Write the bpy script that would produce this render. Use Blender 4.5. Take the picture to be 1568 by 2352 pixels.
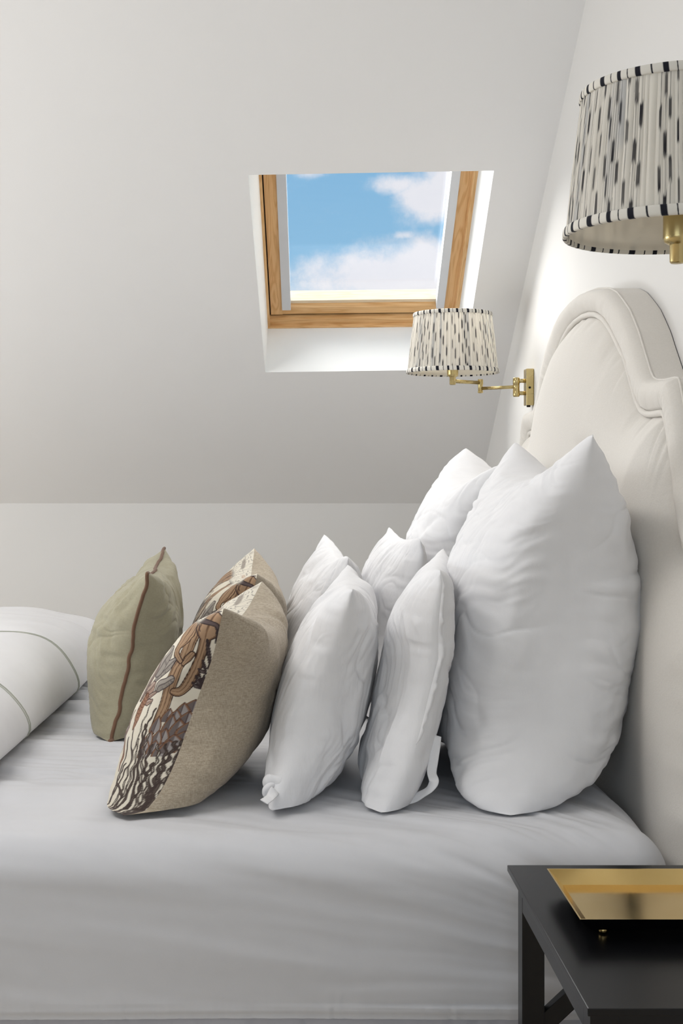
import bpy, bmesh, math
import numpy as np
from mathutils import Vector, Matrix

sc = bpy.context.scene
for o in list(bpy.data.objects):
    bpy.data.objects.remove(o)

# ------------------------------------------------------------------ camera, sky, lights, exposure
CAMZ = 1.17
F = 2900.0; CX = 656.0; CY = 1080.0           # focal length and principal point in photo pixels
cd = bpy.data.cameras.new('camera'); cam = bpy.data.objects.new('camera', cd)
sc.collection.objects.link(cam); sc.camera = cam
cam.location = (0, 0, CAMZ); cam.rotation_euler = (math.pi/2, 0, 0)
cd.sensor_fit = 'VERTICAL'; cd.sensor_height = 36.0; cd.lens = F/2352*36
cd.shift_x = (784-CX)/2352; cd.shift_y = -(1176-CY)/2352
cd.clip_start = 0.02; cd.clip_end = 500
sc.view_settings.view_transform = 'Standard'; sc.view_settings.look = 'None'
sc.view_settings.gamma = 1.0; sc.view_settings.use_curve_mapping = False
sc.view_settings.exposure = 0.0

def lin(h):
    h = h.lstrip('#')
    c = [int(h[i:i+2], 16)/255 for i in (0, 2, 4)]
    return tuple((v/12.92 if v <= .04045 else ((v+.055)/1.055)**2.4) for v in c) + (1.0,)

class NT:
    def __init__(s, tree): s.t = tree; s.n = tree.nodes; s.l = tree.links
    def new(s, typ, **kw):
        n = s.n.new(typ)
        for k, v in kw.items():
            if hasattr(n, k): setattr(n, k, v)
        return n
    def link(s, a, b): s.l.new(a, b)
    def math(s, op, a, b=None, c=None, clamp=False):
        n = s.n.new('ShaderNodeMath'); n.operation = op; n.use_clamp = clamp
        for i, v in enumerate((a, b, c)):
            if v is None: continue
            if isinstance(v, (int, float)): n.inputs[i].default_value = v
            else: s.link(v, n.inputs[i])
        return n.outputs[0]
    def mix(s, f, a, b):
        n = s.n.new('ShaderNodeMix'); n.data_type = 'RGBA'
        for sock, v in ((n.inputs[0], f), (n.inputs[6], a), (n.inputs[7], b)):
            if isinstance(v, (int, float)): sock.default_value = v
            elif isinstance(v, tuple): sock.default_value = v
            else: s.link(v, sock)
        return n.outputs[2]

# world: blue sky with fair weather clouds
w = bpy.data.worlds.new('sky'); sc.world = w; w.use_nodes = True
T = NT(w.node_tree); T.n.clear()
tc = T.new('ShaderNodeTexCoord')
sep = T.new('ShaderNodeSeparateXYZ'); T.link(tc.outputs['Generated'], sep.inputs[0])
def dirv(px, py):
    v = Vector(((px-CX)/F, 1, (CY-py)/F)); v.normalize(); return v
nz = T.new('ShaderNodeTexNoise'); nz.inputs['Scale'].default_value = 16; nz.inputs['Detail'].default_value = 7; nz.inputs['Roughness'].default_value = .62
T.link(tc.outputs['Generated'], nz.inputs['Vector'])
nz2 = T.new('ShaderNodeTexNoise'); nz2.inputs['Scale'].default_value = 3.0; nz2.inputs['Detail'].default_value = 8
T.link(tc.outputs['Generated'], nz2.inputs['Vector'])
field = None
for (px, py, rx, rz, amp) in [(900, 640, 210, 66, 1.25), (1010, 600, 120, 60, 1.0), (980, 455, 75, 50, 1.15), (905, 425, 62, 24, .95),
                              (1030, 420, 70, 42, 1.1), (700, 678, 62, 16, .75), (930, 540, 30, 11, .62), (715, 398, 60, 14, .7)]:
    c = dirv(px, py)
    a = T.math('DIVIDE', T.math('SUBTRACT', sep.outputs[0], c.x), rx/F)
    b = T.math('DIVIDE', T.math('SUBTRACT', sep.outputs[2], c.z), rz/F)
    d = T.math('ADD', T.math('MULTIPLY', a, a), T.math('MULTIPLY', b, b))
    g = T.math('MULTIPLY', T.math('EXPONENT', T.math('MULTIPLY', d, -0.8)), amp)
    field = g if field is None else T.math('MAXIMUM', field, g)
fn = T.math('ADD', field, T.math('MULTIPLY', T.math('SUBTRACT', nz.outputs['Fac'], .5), 2.3))
m1 = T.new('ShaderNodeMapRange'); m1.interpolation_type = 'SMOOTHSTEP'
m1.inputs['From Min'].default_value = .25; m1.inputs['From Max'].default_value = .98
T.link(fn, m1.inputs['Value'])
# clouds over the rest of the dome
m2 = T.new('ShaderNodeMapRange'); m2.inputs['From Min'].default_value = .5; m2.inputs['From Max'].default_value = .66
T.link(nz2.outputs['Fac'], m2.inputs['Value'])
hi = T.new('ShaderNodeMapRange'); hi.inputs['From Min'].default_value = .28; hi.inputs['From Max'].default_value = .45
T.link(sep.outputs[2], hi.inputs['Value'])
cl = T.math('MAXIMUM', m1.outputs[0], T.math('MULTIPLY', m2.outputs[0], hi.outputs[0]))
up = T.new('ShaderNodeMapRange'); up.inputs['From Min'].default_value = .1; up.inputs['From Max'].default_value = .28
T.link(sep.outputs[2], up.inputs['Value'])
blue = T.mix(up.outputs[0], lin('#95c7e8'), lin('#82b8e1'))
grey = T.mix(nz.outputs['Fac'], lin('#e4e7f1'), lin('#f6f6fb'))
col = T.mix(cl, blue, grey)
bg = T.new('ShaderNodeBackground'); bg.inputs['Strength'].default_value = 1.0
T.link(col, bg.inputs['Color']); wo = T.new('ShaderNodeOutputWorld'); T.link(bg.outputs[0], wo.inputs[0])

def light(name, typ, loc, target, energy, color=(1, 1, 1), **kw):
    ld = bpy.data.lights.new(name, typ); ld.energy = energy; ld.color = color
    for k, v in kw.items(): setattr(ld, k, v)
    o = bpy.data.objects.new(name, ld); sc.collection.objects.link(o)
    o.location = loc
    o.rotation_euler = (Vector(target)-Vector(loc)).to_track_quat('-Z', 'Y').to_euler()
    return o
# bright overcast part of the sky pouring through the roof window
light('sky_sun', 'SUN', (-2, 8, 7), (.55, 2.6, .8), 16.0, (1.0, .985, .95), angle=math.radians(80))
# added fill lamps in unseen openings, low at the left and behind the camera
light('left_fill_light', 'AREA', (-2.93, 3.0, .86), (0, 3.3, 1.0), 30, (1.0, .99, .985), shape='RECTANGLE', size=2.2, size_y=.8)
light('back_fill_light', 'AREA', (-.6, -1.42, 1.5), (0, 3, 1.3), 16, (.985, .99, 1.0), shape='RECTANGLE', size=2.0, size_y=1.5)
# added overhead fill lamp, out of view under the flat part of the ceiling
light('overhead_fill_light', 'AREA', (-1.5, 2.0, 2.72), (-1.1, 2.6, 0), 36, (1, .99, .98), shape='RECTANGLE', size=1.6, size_y=.9)

# ------------------------------------------------------------------ helpers
COL = sc.collection
def P(px, py, y):
    return Vector(((px-CX)*y/F, y, CAMZ+(CY-py)*y/F))

def tag(o, label=None, cat=None, group=None, kind=None):
    if label: o['label'] = label
    if cat: o['category'] = cat
    if group: o['group'] = group
    if kind: o['kind'] = kind
    return o
def empty(name, loc, label, cat, group=None):
    o = bpy.data.objects.new(name, None); COL.objects.link(o); o.location = loc
    o.empty_display_size = .05
    return tag(o, label, cat, group)
def link_mesh(name, me, mats, parent=None, smooth=True):
    o = bpy.data.objects.new(name, me); COL.objects.link(o)
    for m in (mats if isinstance(mats, (list, tuple)) else [mats]): me.materials.append(m)
    if smooth: me.polygons.foreach_set('use_smooth', [True]*len(me.polygons))
    if parent is not None:
        o.parent = parent
        off = Vector((0, 0, 0)); p = parent
        while p is not None: off += p.location; p = p.parent
        me.transform(Matrix.Translation(-off))
    me.update()
    return o
def grid_mesh(name, X, closed_u=False, closed_v=False):
    """X: (nu, nv, 3) array -> mesh"""
    nu, nv = X.shape[:2]
    iu = np.arange(nu if closed_u else nu-1); iv = np.arange(nv if closed_v else nv-1)
    A, B = np.meshgrid(iu, iv, indexing='ij')
    A2 = (A+1) % nu; B2 = (B+1) % nv
    f = np.stack([A*nv+B, A2*nv+B, A2*nv+B2, A*nv+B2], -1).reshape(-1, 4)
    return raw_mesh(name, X.reshape(-1, 3), f)
def raw_mesh(name, V, Fq):
    me = bpy.data.meshes.new(name)
    V = np.ascontiguousarray(V, dtype=np.float32); Fq = np.ascontiguousarray(Fq, dtype=np.int32)
    me.vertices.add(len(V)); me.vertices.foreach_set('co', V.ravel())
    me.loops.add(Fq.size); me.loops.foreach_set('vertex_index', Fq.ravel())
    me.polygons.add(len(Fq)); me.polygons.foreach_set('loop_start', np.arange(len(Fq), dtype=np.int32)*Fq.shape[1])
    me.update(calc_edges=True); me.validate()
    return me
def set_color(me, C, name='Col'):
    a = me.color_attributes.new(name, 'FLOAT_COLOR', 'POINT')
    C4 = np.ones((len(C), 4), np.float32); C4[:, :3] = C
    a.data.foreach_set('color', C4.ravel())
def box_bm(bm, x0, x1, y0, y1, z0, z1):
    r = bmesh.ops.create_cube(bm, size=1)
    for v in r['verts']:
        v.co = Vector((x0+(v.co.x+.5)*(x1-x0), y0+(v.co.y+.5)*(y1-y0), z0+(v.co.z+.5)*(z1-z0)))
    return r['verts']
def bm_obj(name, bm, mat, parent=None, bevel=0, smooth=False, segs=2):
    if bevel: bmesh.ops.bevel(bm, geom=bm.edges[:], offset=bevel, segments=segs, affect='EDGES', profile=.7)
    bmesh.ops.recalc_face_normals(bm, faces=bm.faces[:])
    me = bpy.data.meshes.new(name); bm.to_mesh(me); bm.free()
    return link_mesh(name, me, mat, parent, smooth)
def box(name, b, mat, parent=None, bevel=0):
    bm = bmesh.new(); box_bm(bm, *b); return bm_obj(name, bm, mat, parent, bevel)
def hexa(name, pts8, mat, parent=None, bevel=0):
    """pts8: bottom loop 4, top loop 4"""
    bm = bmesh.new(); vs = [bm.verts.new(p) for p in pts8]
    for f in ((0, 1, 2, 3), (4, 5, 6, 7), (0, 1, 5, 4), (1, 2, 6, 5), (2, 3, 7, 6), (3, 0, 4, 7)): bm.faces.new([vs[i] for i in f])
    return bm_obj(name, bm, mat, parent, bevel)
def tube_np(pts, r, n=12, closed=False, caps=True, flat=1.0):
    pts = np.asarray(pts, float); m = len(pts)
    rr = np.full(m, r) if np.isscalar(r) else np.asarray(r)
    if closed: tg = np.roll(pts, -1, 0)-np.roll(pts, 1, 0)
    else: tg = np.gradient(pts, axis=0)
    tg /= np.linalg.norm(tg, axis=1)[:, None]+1e-12
    ref = np.array([0., 0, 1]) if abs(tg[0, 2]) < .9 else np.array([1., 0, 0])
    N = np.zeros_like(pts); n0 = ref-tg[0]*ref.dot(tg[0]); n0 /= np.linalg.norm(n0); N[0] = n0
    for i in range(1, m):
        v = N[i-1]-tg[i]*N[i-1].dot(tg[i]); N[i] = v/(np.linalg.norm(v)+1e-12)
    B = np.cross(tg, N)
    a = np.linspace(0, 2*np.pi, n, endpoint=False)
    X = pts[:, None]+rr[:, None, None]*(np.cos(a)[None, :, None]*N[:, None]*flat+np.sin(a)[None, :, None]*B[:, None])
    return X
def tube(name, pts, r, mat, parent=None, n=12, closed=False, flat=1.0):
    X = tube_np(pts, r, n, closed, flat=flat)
    if not closed:
        X = np.concatenate([np.repeat(X[:1].mean(1, keepdims=True), n, 1), X, np.repeat(X[-1:].mean(1, keepdims=True), n, 1)], 0)
    return link_mesh(name, grid_mesh(name, X, closed_u=closed, closed_v=True), mat, parent)
def lathe_X(prof, cx, cy, n=48):
    a = np.linspace(0, 2*np.pi, n, endpoint=False)
    pr = np.asarray(prof, float)
    X = np.zeros((len(pr), n, 3))
    X[..., 0] = cx+pr[:, :1]*np.cos(a); X[..., 1] = cy+pr[:, :1]*np.sin(a); X[..., 2] = pr[:, 1:2]
    return X
def lathe(name, prof, cx, cy, mat, parent=None, n=48):
    return link_mesh(name, grid_mesh(name, lathe_X(prof, cx, cy, n), closed_v=True), mat, parent)

# smooth value noise in numpy
def vnoise(x, y, seed=0):
    rs = np.random.RandomState(seed); tab = rs.rand(256, 256)*2-1
    xi = np.floor(x).astype(int); yi = np.floor(y).astype(int)
    fx = x-xi; fy = y-yi
    fx = fx*fx*fx*(fx*(fx*6-15)+10); fy = fy*fy*fy*(fy*(fy*6-15)+10)
    g = lambda a, b: tab[a & 255, b & 255]
    return (g(xi, yi)*(1-fx)+g(xi+1, yi)*fx)*(1-fy)+(g(xi, yi+1)*(1-fx)+g(xi+1, yi+1)*fx)*fy
def fbm(x, y, seed=0, o=4, gain=.5):
    s = 0; a = 1; 
    for k in range(o):
        s = s+a*vnoise(x*2**k+17.3*k, y*2**k-9.1*k, seed+k); a *= gain
    return s
def ridge(x, y, seed=0, sharp=2.0):
    """soft crease lines where the noise crosses zero, 0..1"""
    return np.exp(-np.abs(vnoise(x, y, seed)+.4*vnoise(2*x, 2*y, seed+5))*sharp*4)
def smooth(e0, e1, x):
    t = np.clip((x-e0)/(e1-e0), 0, 1); return t*t*(3-2*t)

# ------------------------------------------------------------------ materials
def principled(name, color, rough=.8, metal=0, spec=.3, sheen=0, bump=None, coat=0):
    m = bpy.data.materials.new(name); m.use_nodes = True
    t = NT(m.node_tree); b = t.n['Principled BSDF']
    if isinstance(color, str): color = lin(color)
    b.inputs['Base Color'].default_value = color
    b.inputs['Roughness'].default_value = rough; b.inputs['Metallic'].default_value = metal
    b.inputs['Specular IOR Level'].default_value = spec
    if sheen: b.inputs['Sheen Weight'].default_value = sheen; b.inputs['Sheen Roughness'].default_value = .5
    if coat: b.inputs['Coat Weight'].default_value = coat
    return m, t, b
def add_bump(t, b, parts):
    """parts: list of (scale vec3, noise scale, detail, strength, distance)"""
    prev = None
    tcn = t.new('ShaderNodeTexCoord')
    for (sv, s, det, st, dist) in parts:
        mp = t.new('ShaderNodeMapping'); mp.inputs['Scale'].default_value = sv; t.link(tcn.outputs['Object'], mp.inputs['Vector'])
        n = t.new('ShaderNodeTexNoise'); n.inputs['Scale'].default_value = s; n.inputs['Detail'].default_value = det
        t.link(mp.outputs[0], n.inputs['Vector'])
        bp = t.new('ShaderNodeBump'); bp.inputs['Strength'].default_value = st; bp.inputs['Distance'].default_value = dist
        t.link(n.outputs['Fac'], bp.inputs['Height'])
        if prev: t.link(prev, bp.inputs['Normal'])
        prev = bp.outputs[0]
    t.link(prev, b.inputs['Normal'])
def fabric(name, c1, c2, rough=.9, vary=30, bumps=(), weave=0, sheen=.15):
    m, t, b = principled(name, c1, rough, spec=.15, sheen=sheen)
    tcn = t.new('ShaderNodeTexCoord')
    n = t.new('ShaderNodeTexNoise'); n.inputs['Scale'].default_value = vary; n.inputs['Detail'].default_value = 4
    t.link(tcn.outputs['Object'], n.inputs['Vector'])
    fac = n.outputs['Fac']
    if weave:
        w1 = t.new('ShaderNodeMapping'); w1.inputs['Scale'].default_value = (120, 120, 900); t.link(tcn.outputs['Object'], w1.inputs[0])
        n1 = t.new('ShaderNodeTexNoise'); n1.inputs['Scale'].default_value = 1; n1.inputs['Detail'].default_value = 1; t.link(w1.outputs[0], n1.inputs[0])
        w2 = t.new('ShaderNodeMapping'); w2.inputs['Scale'].default_value = (900, 900, 120); t.link(tcn.outputs['Object'], w2.inputs[0])
        n2 = t.new('ShaderNodeTexNoise'); n2.inputs['Scale'].default_value = 1; n2.inputs['Detail'].default_value = 1; t.link(w2.outputs[0], n2.inputs[0])
        ww = t.math('MULTIPLY', t.math('ADD', n1.outputs['Fac'], n2.outputs['Fac']), .5)
        mr = t.new('ShaderNodeMapRange'); mr.inputs[1].default_value = .36; mr.inputs[2].default_value = .64; t.link(ww, mr.inputs[0])
        fac = t.math('ADD', t.math('MULTIPLY', fac, 1-weave), t.math('MULTIPLY', mr.outputs[0], weave))
    t.link(t.mix(fac, lin(c1), lin(c2)), b.inputs['Base Color'])
    add_bump(t, b, bumps or [((1, 1, 1), 400, 2, .15, .0008)])
    return m
def brass_mat(name, c1, c2, rough=.28):
    m, t, b = principled(name, c1, rough, metal=1.0, spec=.5)
    tcn = t.new('ShaderNodeTexCoord'); n = t.new('ShaderNodeTexNoise'); n.inputs['Scale'].default_value = 22; n.inputs['Detail'].default_value = 4
    t.link(tcn.outputs['Object'], n.inputs['Vector'])
    t.link(t.mix(n.outputs['Fac'], lin(c1), lin(c2)), b.inputs['Base Color'])
    mr = t.new('ShaderNodeMapRange'); mr.inputs[3].default_value = rough-.06; mr.inputs[4].default_value = rough+.1; t.link(n.outputs['Fac'], mr.inputs[0])
    t.link(mr.outputs[0], b.inputs['Roughness'])
    return m
def wood_mat(name, c1, c2, axis=0, scale=1.0, rot=0):
    m, t, b = principled(name, c1, .45, spec=.4)
    tcn = t.new('ShaderNodeTexCoord'); mp = t.new('ShaderNodeMapping'); s = [28, 28, 28]; s[axis] = 2.2
    mp.inputs['Scale'].default_value = [v*scale for v in s]
    r0 = t.new('ShaderNodeMapping'); r0.inputs['Rotation'].default_value = (rot, 0, 0)
    t.link(tcn.outputs['Object'], r0.inputs[0]); t.link(r0.outputs[0], mp.inputs[0])
    n = t.new('ShaderNodeTexNoise'); n.inputs['Scale'].default_value = 1.2; n.inputs['Detail'].default_value = 2; n.inputs['Distortion'].default_value = .6
    t.link(mp.outputs[0], n.inputs[0])
    s1 = t.math('SINE', t.math('MULTIPLY', n.outputs['Fac'], 42))
    f1 = t.math('POWER', t.math('MULTIPLY_ADD', s1, .5, .5), 2.0)
    n2 = t.new('ShaderNodeTexNoise'); n2.inputs['Scale'].default_value = 9; n2.inputs['Detail'].default_value = 6; t.link(mp.outputs[0], n2.inputs[0])
    f = t.math('ADD', t.math('MULTIPLY', f1, .55), t.math('MULTIPLY', n2.outputs['Fac'], .4))
    t.link(t.mix(f, lin(c1), lin(c2)), b.inputs['Base Color'])
    bp = t.new('ShaderNodeBump'); bp.inputs['Strength'].default_value = .08; bp.inputs['Distance'].default_value = .001; t.link(f1, bp.inputs['Height']); t.link(bp.outputs[0], b.inputs['Normal'])
    return m
def paint(name, c, rough=.85):
    m, t, b = principled(name, c, rough, spec=.2)
    tcn = t.new('ShaderNodeTexCoord'); n = t.new('ShaderNodeTexNoise'); n.inputs['Scale'].default_value = 3; n.inputs['Detail'].default_value = 4
    t.link(tcn.outputs['Object'], n.inputs[0])
    cc = lin(c); c2 = tuple(v*.975 for v in cc[:3])+(1,)
    t.link(t.mix(n.outputs['Fac'], cc, c2), b.inputs['Base Color'])
    add_bump(t, b, [((1, 1, 1), 260, 3, .06, .001), ((1, 1, 1), 6, 2, .04, .01)])
    return m

M_wall = paint('wall_paint', '#dddbd8'); M_ceil = paint('ceiling_paint', '#e9e8e7'); M_reveal = paint('reveal_paint', '#eeeeec', .7)
M_floor = wood_mat('pale_oak_floor', '#d9cdbb', '#c4b49d', 0, .3)  # unseen floor, made pale to bounce light up onto the slope
M_pine_x = wood_mat('pine_across', '#e8c08c', '#cc9a60', 0)
M_pine_s = wood_mat('pine_upright', '#e8c08c', '#cc9a60', 1, rot=.626)
M_pale = wood_mat('pale_pine', '#efe3cd', '#e0cfb0', 0)
M_alu = principled('aluminium_channel', '#d2d4d8', .45, .1)[0]
M_dark = principled('dark_gap_fitting', '#1c1714', .7)[0]  # near-black for the shaded sash gaps, also lamp screws and switches
M_black = principled('black_lacquer', '#0a0a0c', .27, spec=.32)[0]
M_gold = brass_mat('polished_gold', '#e0c488', '#d6b876', .10)
M_brass = brass_mat('antique_brass', '#cfbd8c', '#b09c68', .26)
M_linen_w = fabric('white_linen', '#e8e7e8', '#e1e0e1', bumps=[((1, 1, .3), 30, 4, .22, .006), ((1, 1, 1), 500, 2, .18, .0006)])
M_crepe = fabric('crinkled_white_cotton', '#eae9ea', '#e2e1e2', bumps=[((1, 1, .16), 55, 4, .38, .006), ((1, 1, .5), 160, 3, .2, .002)])
M_sheet = fabric('fitted_sheet_cotton', '#d2d2d5', '#cdcdd0', bumps=[((1, 1, 1), 600, 2, .12, .0005)])
M_duvet = fabric('duvet_cotton', '#ebeaeb', '#e6e5e6', bumps=[((1, 1, 1), 14, 4, .12, .006), ((1, 1, 1), 500, 2, .12, .0005)])
M_stitch = fabric('duvet_stitching', '#b9baaf', '#a9aba0')
M_head = fabric('headboard_wool', '#dbd6cf', '#d1ccc4', vary=260, bumps=[((1, 1, 1), 350, 3, .35, .0012)])
M_green = fabric('sage_linen', '#a8a28b', '#948e77', weave=.5, bumps=[((1, 1, .5), 40, 4, .18, .004), ((1, 1, 1), 500, 2, .25, .0008)])
M_brown = fabric('brown_piping', '#7c5f4c', '#684e3d')
M_flax = fabric('natural_flax_linen', '#bfb29e', '#938673', weave=.75, bumps=[((1, 1, .6), 30, 4, .12, .004), ((1, 1, 1), 600, 2, .35, .0008)])
M_valance = fabric('bed_base_cloth', '#bdbdc4', '#b3b3ba')

def attr_fabric(name, rough=.9, translucent=0.0):
    m, t, b = principled(name, (1, 1, 1, 1), rough, spec=.1, sheen=.1)
    a = t.new('ShaderNodeVertexColor'); a.layer_name = 'Col'
    t.link(a.outputs['Color'], b.inputs['Base Color'])
    add_bump(t, b, [((1, 1, 1), 700, 2, .2, .0006)])
    if translucent:
        tr = t.new('ShaderNodeBsdfTranslucent'); t.link(a.outputs['Color'], tr.inputs['Color'])
        mx = t.new('ShaderNodeMixShader'); mx.inputs[0].default_value = translucent
        out = t.n['Material Output']
        t.link(b.outputs[0], mx.inputs[1]); t.link(tr.outputs[0], mx.inputs[2]); t.link(mx.outputs[0], out.inputs[0])
    return m
M_print = attr_fabric('cactus_print')
M_ikat = attr_fabric('ikat_fabric', translucent=.42)
M_ikat_trim = attr_fabric('ikat_trim', translucent=.15)

# ------------------------------------------------------------------ room shell
XW = .76; YK = 5.03; ZK = CAMZ-.132; SL = .723; ZC = 2.78; XL = -3.0; YB = -1.5
YT = YK-(ZC-ZK)/SL
def ceil_hit(px, py, off=0.0):
    """point where the ray of a photo pixel meets the sloping ceiling, moved out by off along its normal"""
    n = Vector((0, SL, 1)).normalized()
    d = Vector(((px-CX)/F, 1, (CY-py)/F)); o = Vector((0, 0, CAMZ))
    p0 = Vector((0, YK, ZK))+n*off
    return o+d*((p0-o).dot(n)/d.dot(n))
NRM = Vector((0, SL, 1)).normalized(); UPS = Vector((0, -1, SL)).normalized()

def struct(name, o): o.name = name; o['kind'] = 'structure'; return o
def quad(name, pts, mat, sub=1):
    me = raw_mesh(name, np.array([tuple(p) for p in pts]), np.array([list(range(len(pts)))])); return struct(name, link_mesh(name, me, mat, smooth=False))
struct('floor', box('floor', (XL-.1, XW+.1, YB-.1, YK+.1, -.1, 0), M_floor))
struct('wall_right', box('wall_right', (XW, XW+.12, YB-.1, YK+.1, 0, ZC+.1), M_wall))
struct('wall_far', box('wall_far', (XL-.1, XW, YK, YK+.12, 0, ZK+.0), M_wall))
# unseen left and back walls, each with an opening added for the fill light
def wall_with_hole(name, axis, c, lo, hi, h0, h1, z0, z1):
    bm = bmesh.new()
    rects = [(lo, h0, 0, ZC), (h1, hi, 0, ZC), (h0, h1, 0, z0), (h0, h1, z1, ZC)]
    for a, b, q, r in rects:
        if axis == 'x': box_bm(bm, c-.1, c, a, b, q, r)
        else: box_bm(bm, a, b, c-.1, c, q, r)
    return struct(name, bm_obj(name, bm, M_wall))
wall_with_hole('wall_left', 'x', XL, YB, YK, 1.8, 4.2, .42, 1.3)
wall_with_hole('wall_back', 'y', YB, XL, XW, -1.6, .4, .85, 2.35)
struct('ceiling', box('ceiling', (XL-.1, XW, YB-.1, YT, ZC, ZC+.1), M_ceil))
# opening corners in the slope (bottom-left, bottom-right, top-right, top-left)
oBL = ceil_hit(609, 855); oBR = ceil_hit(1064, 849); oTR = ceil_hit(1134, 392); oTL = ceil_hit(569.5, 402)
# extend the slope mesh around the opening
def on_slope(x, y): return Vector((x, y, ZK+SL*(YK-y)))
A = on_slope(XL-.1, YK); B = on_slope(XW, YK); C = on_slope(XW, YT); D = on_slope(XL-.1, YT)
bm = bmesh.new()
def ring(off): return [bm.verts.new(p+NRM*off) for p in (A, B, C, D)], [bm.verts.new(p+NRM*off) for p in (oBL, oBR, oTR, oTL)]
oi, ii = ring(0); oo, io = ring(.12)
for q_, v_ in enumerate(io): v_.co += (v_.co-(sum((oBL, oBR, oTR, oTL), Vector())/4)).normalized()*.09
for k in range(4):
    bm.faces.new((oi[k], oi[(k+1) % 4], ii[(k+1) % 4], ii[k])); bm.faces.new((oo[k], io[k], io[(k+1) % 4], oo[(k+1) % 4]))
    bm.faces.new((oi[k], oo[k], oo[(k+1) % 4], oi[(k+1) % 4]))
struct('ceiling_slope', bm_obj('ceiling_slope', bm, M_ceil))
# painted reveal of the roof window
DEP = .215
bm = bmesh.new()
frBL = ceil_hit(615, 753, DEP); frBR = ceil_hit(1049, 748, DEP); frTL = ceil_hit(594, 402, DEP); frTR = ceil_hit(1098, 394, DEP)
up_len = .16
frTL = frTL+(frTL-frBL).normalized()*up_len; frTR = frTR+(frTR-frBR).normalized()*up_len
inn = [oBL, oBR, oTR, oTL]; out = [frBL, frBR, frTR, frTL]
vi = [bm.verts.new(p) for p in inn]; vo = [bm.verts.new(p) for p in out]
vi2 = [bm.verts.new(p+(p-sum(inn, Vector())/4).normalized()*.05+NRM*.02) for p in inn]; vo2 = [bm.verts.new(p+(p-sum(out, Vector())/4).normalized()*.05) for p in out]
for k in range(4):
    j = (k+1) % 4
    bm.faces.new((vi[k], vi[j], vo[j], vo[k])); bm.faces.new((vi2[k], vo2[k], vo2[j], vi2[j])); bm.faces.new((vo[k], vo[j], vo2[j], vo2[k]))
struct('trim_1', bm_obj('trim_1', bm, M_reveal))

# roof window: wooden frame, sash, aluminium blind channels, glass
wx = (frBR-frBL).normalized(); wy = UPS
wroot = bpy.data.objects.new('window_1', None); COL.objects.link(wroot); wroot.location = frBL; wroot['kind'] = 'structure'
LW = (frBR-frBL).length; LH = (frTL-frBL).length+.1
def WP(a, b, d):
    """a across from the left (fraction), b metres up the slope, d metres outwards"""
    l = frBL+(frTL-frBL).normalized()*b; r = frBR+(frTR-frBR).normalized()*b
    return l.lerp(r, a)+NRM*d
def wbar(name, a0, a1, b0, b1, d0, d1, mat, bevel=.0015, kids=None):
    return hexa(name, [WP(a0, b0, d0), WP(a1, b0, d0), WP(a1, b1, d0), WP(a0, b1, d0), WP(a0, b0, d1), WP(a1, b0, d1), WP(a1, b1, d1), WP(a0, b1, d1)], mat, wroot, bevel)
wf = .034/LW
wbar('window_frame', -.02, 1.02, -.02, .006, -.004, .10, M_pine_x)
wbar('window_frame', -wf*.5, .012, 0, LH, .0, .10, M_pine_s)
wbar('window_frame', 1-.02, 1+wf*.5, 0, LH, .0, .10, M_pine_s)
wbar('window_frame', -.02, 1.02, LH-.02, LH+.03, -.004, .10, M_pine_x)
wbar('gap_shade', .006, .992, .004, LH-.02, .088, .10, M_dark, 0)
bpy.data.objects.remove(bpy.data.objects['gap_shade'])
# lower frame board facing the room
wbar('sill_board', 0.0, 1.0, .0, .030, .012, .07, M_pine_x)
# sash
SB = .038
wbar('sash_rail', .018, .984, SB, SB+.034, .030, .085, M_pine_x)
wbar('sash_stile', .018, .018+.062, SB, LH-.02, .028, .085, M_pine_s)
wbar('sash_stile', .984-.058, .984, SB, LH-.02, .028, .085, M_pine_s)
wbar('sash_rail', .018, .984, LH-.07, LH-.02, .030, .085, M_pine_x)
wbar('gap_shade', .010, .019, SB-.006, LH-.02, .034, .08, M_dark, 0)  # dark strips standing in for the shade in the gaps around the sash
wbar('gap_shade', .983, .992, SB-.006, LH-.02, .034, .08, M_dark, 0)
wbar('gap_shade', .010, .992, SB-.010, SB+.001, .036, .08, M_dark, 0)
wbar('blind_channel', .078, .078+.046, SB+.03, LH-.07, .020, .06, M_alu)
wbar('blind_channel', .926-.042, .926, SB+.03, LH-.07, .020, .06, M_alu)
wbar('glazing_bead', .085, .92, SB+.03, SB+.048, .05, .098, M_pale, 0)
mg, tg_, bg_ = principled('window_glass', (1, 1, 1, 1), 0, spec=.5)
tg_.n.clear(); tr = tg_.new('ShaderNodeBsdfTransparent'); gl = tg_.new('ShaderNodeBsdfGlossy'); gl.inputs['Roughness'].default_value = .02
mxs = tg_.new('ShaderNodeMixShader'); mxs.inputs[0].default_value = .04; oo_ = tg_.new('ShaderNodeOutputMaterial')
tg_.link(tr.outputs[0], mxs.inputs[1]); tg_.link(gl.outputs[0], mxs.inputs[2]); tg_.link(mxs.outputs[0], oo_.inputs[0])
wbar('pane', .08, .925, SB+.046, LH-.05, .094, .098, mg, 0)

# ------------------------------------------------------------------ bed
BX0, BX1, BY0, BY1, BT = -1.46, .612, 1.975, 3.865, .588
bed = empty('bed', (-.4, 2.92, 0), 'wide upholstered bed with pale wool arched headboard against the right wall', 'bed')
bm = bmesh.new(); box_bm(bm, BX0+.03, BX1-.02, BY0+.02, BY1-.02, .04, .315); bm_obj('bed_base', bm, M_valance, bed, .012)
bm = bmesh.new(); box_bm(bm, BX0+.05, BX1-.04, BY0+.04, BY1-.04, .316, BT-.03); bm_obj('mattress', bm, M_sheet, bed, .03, True)
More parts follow.
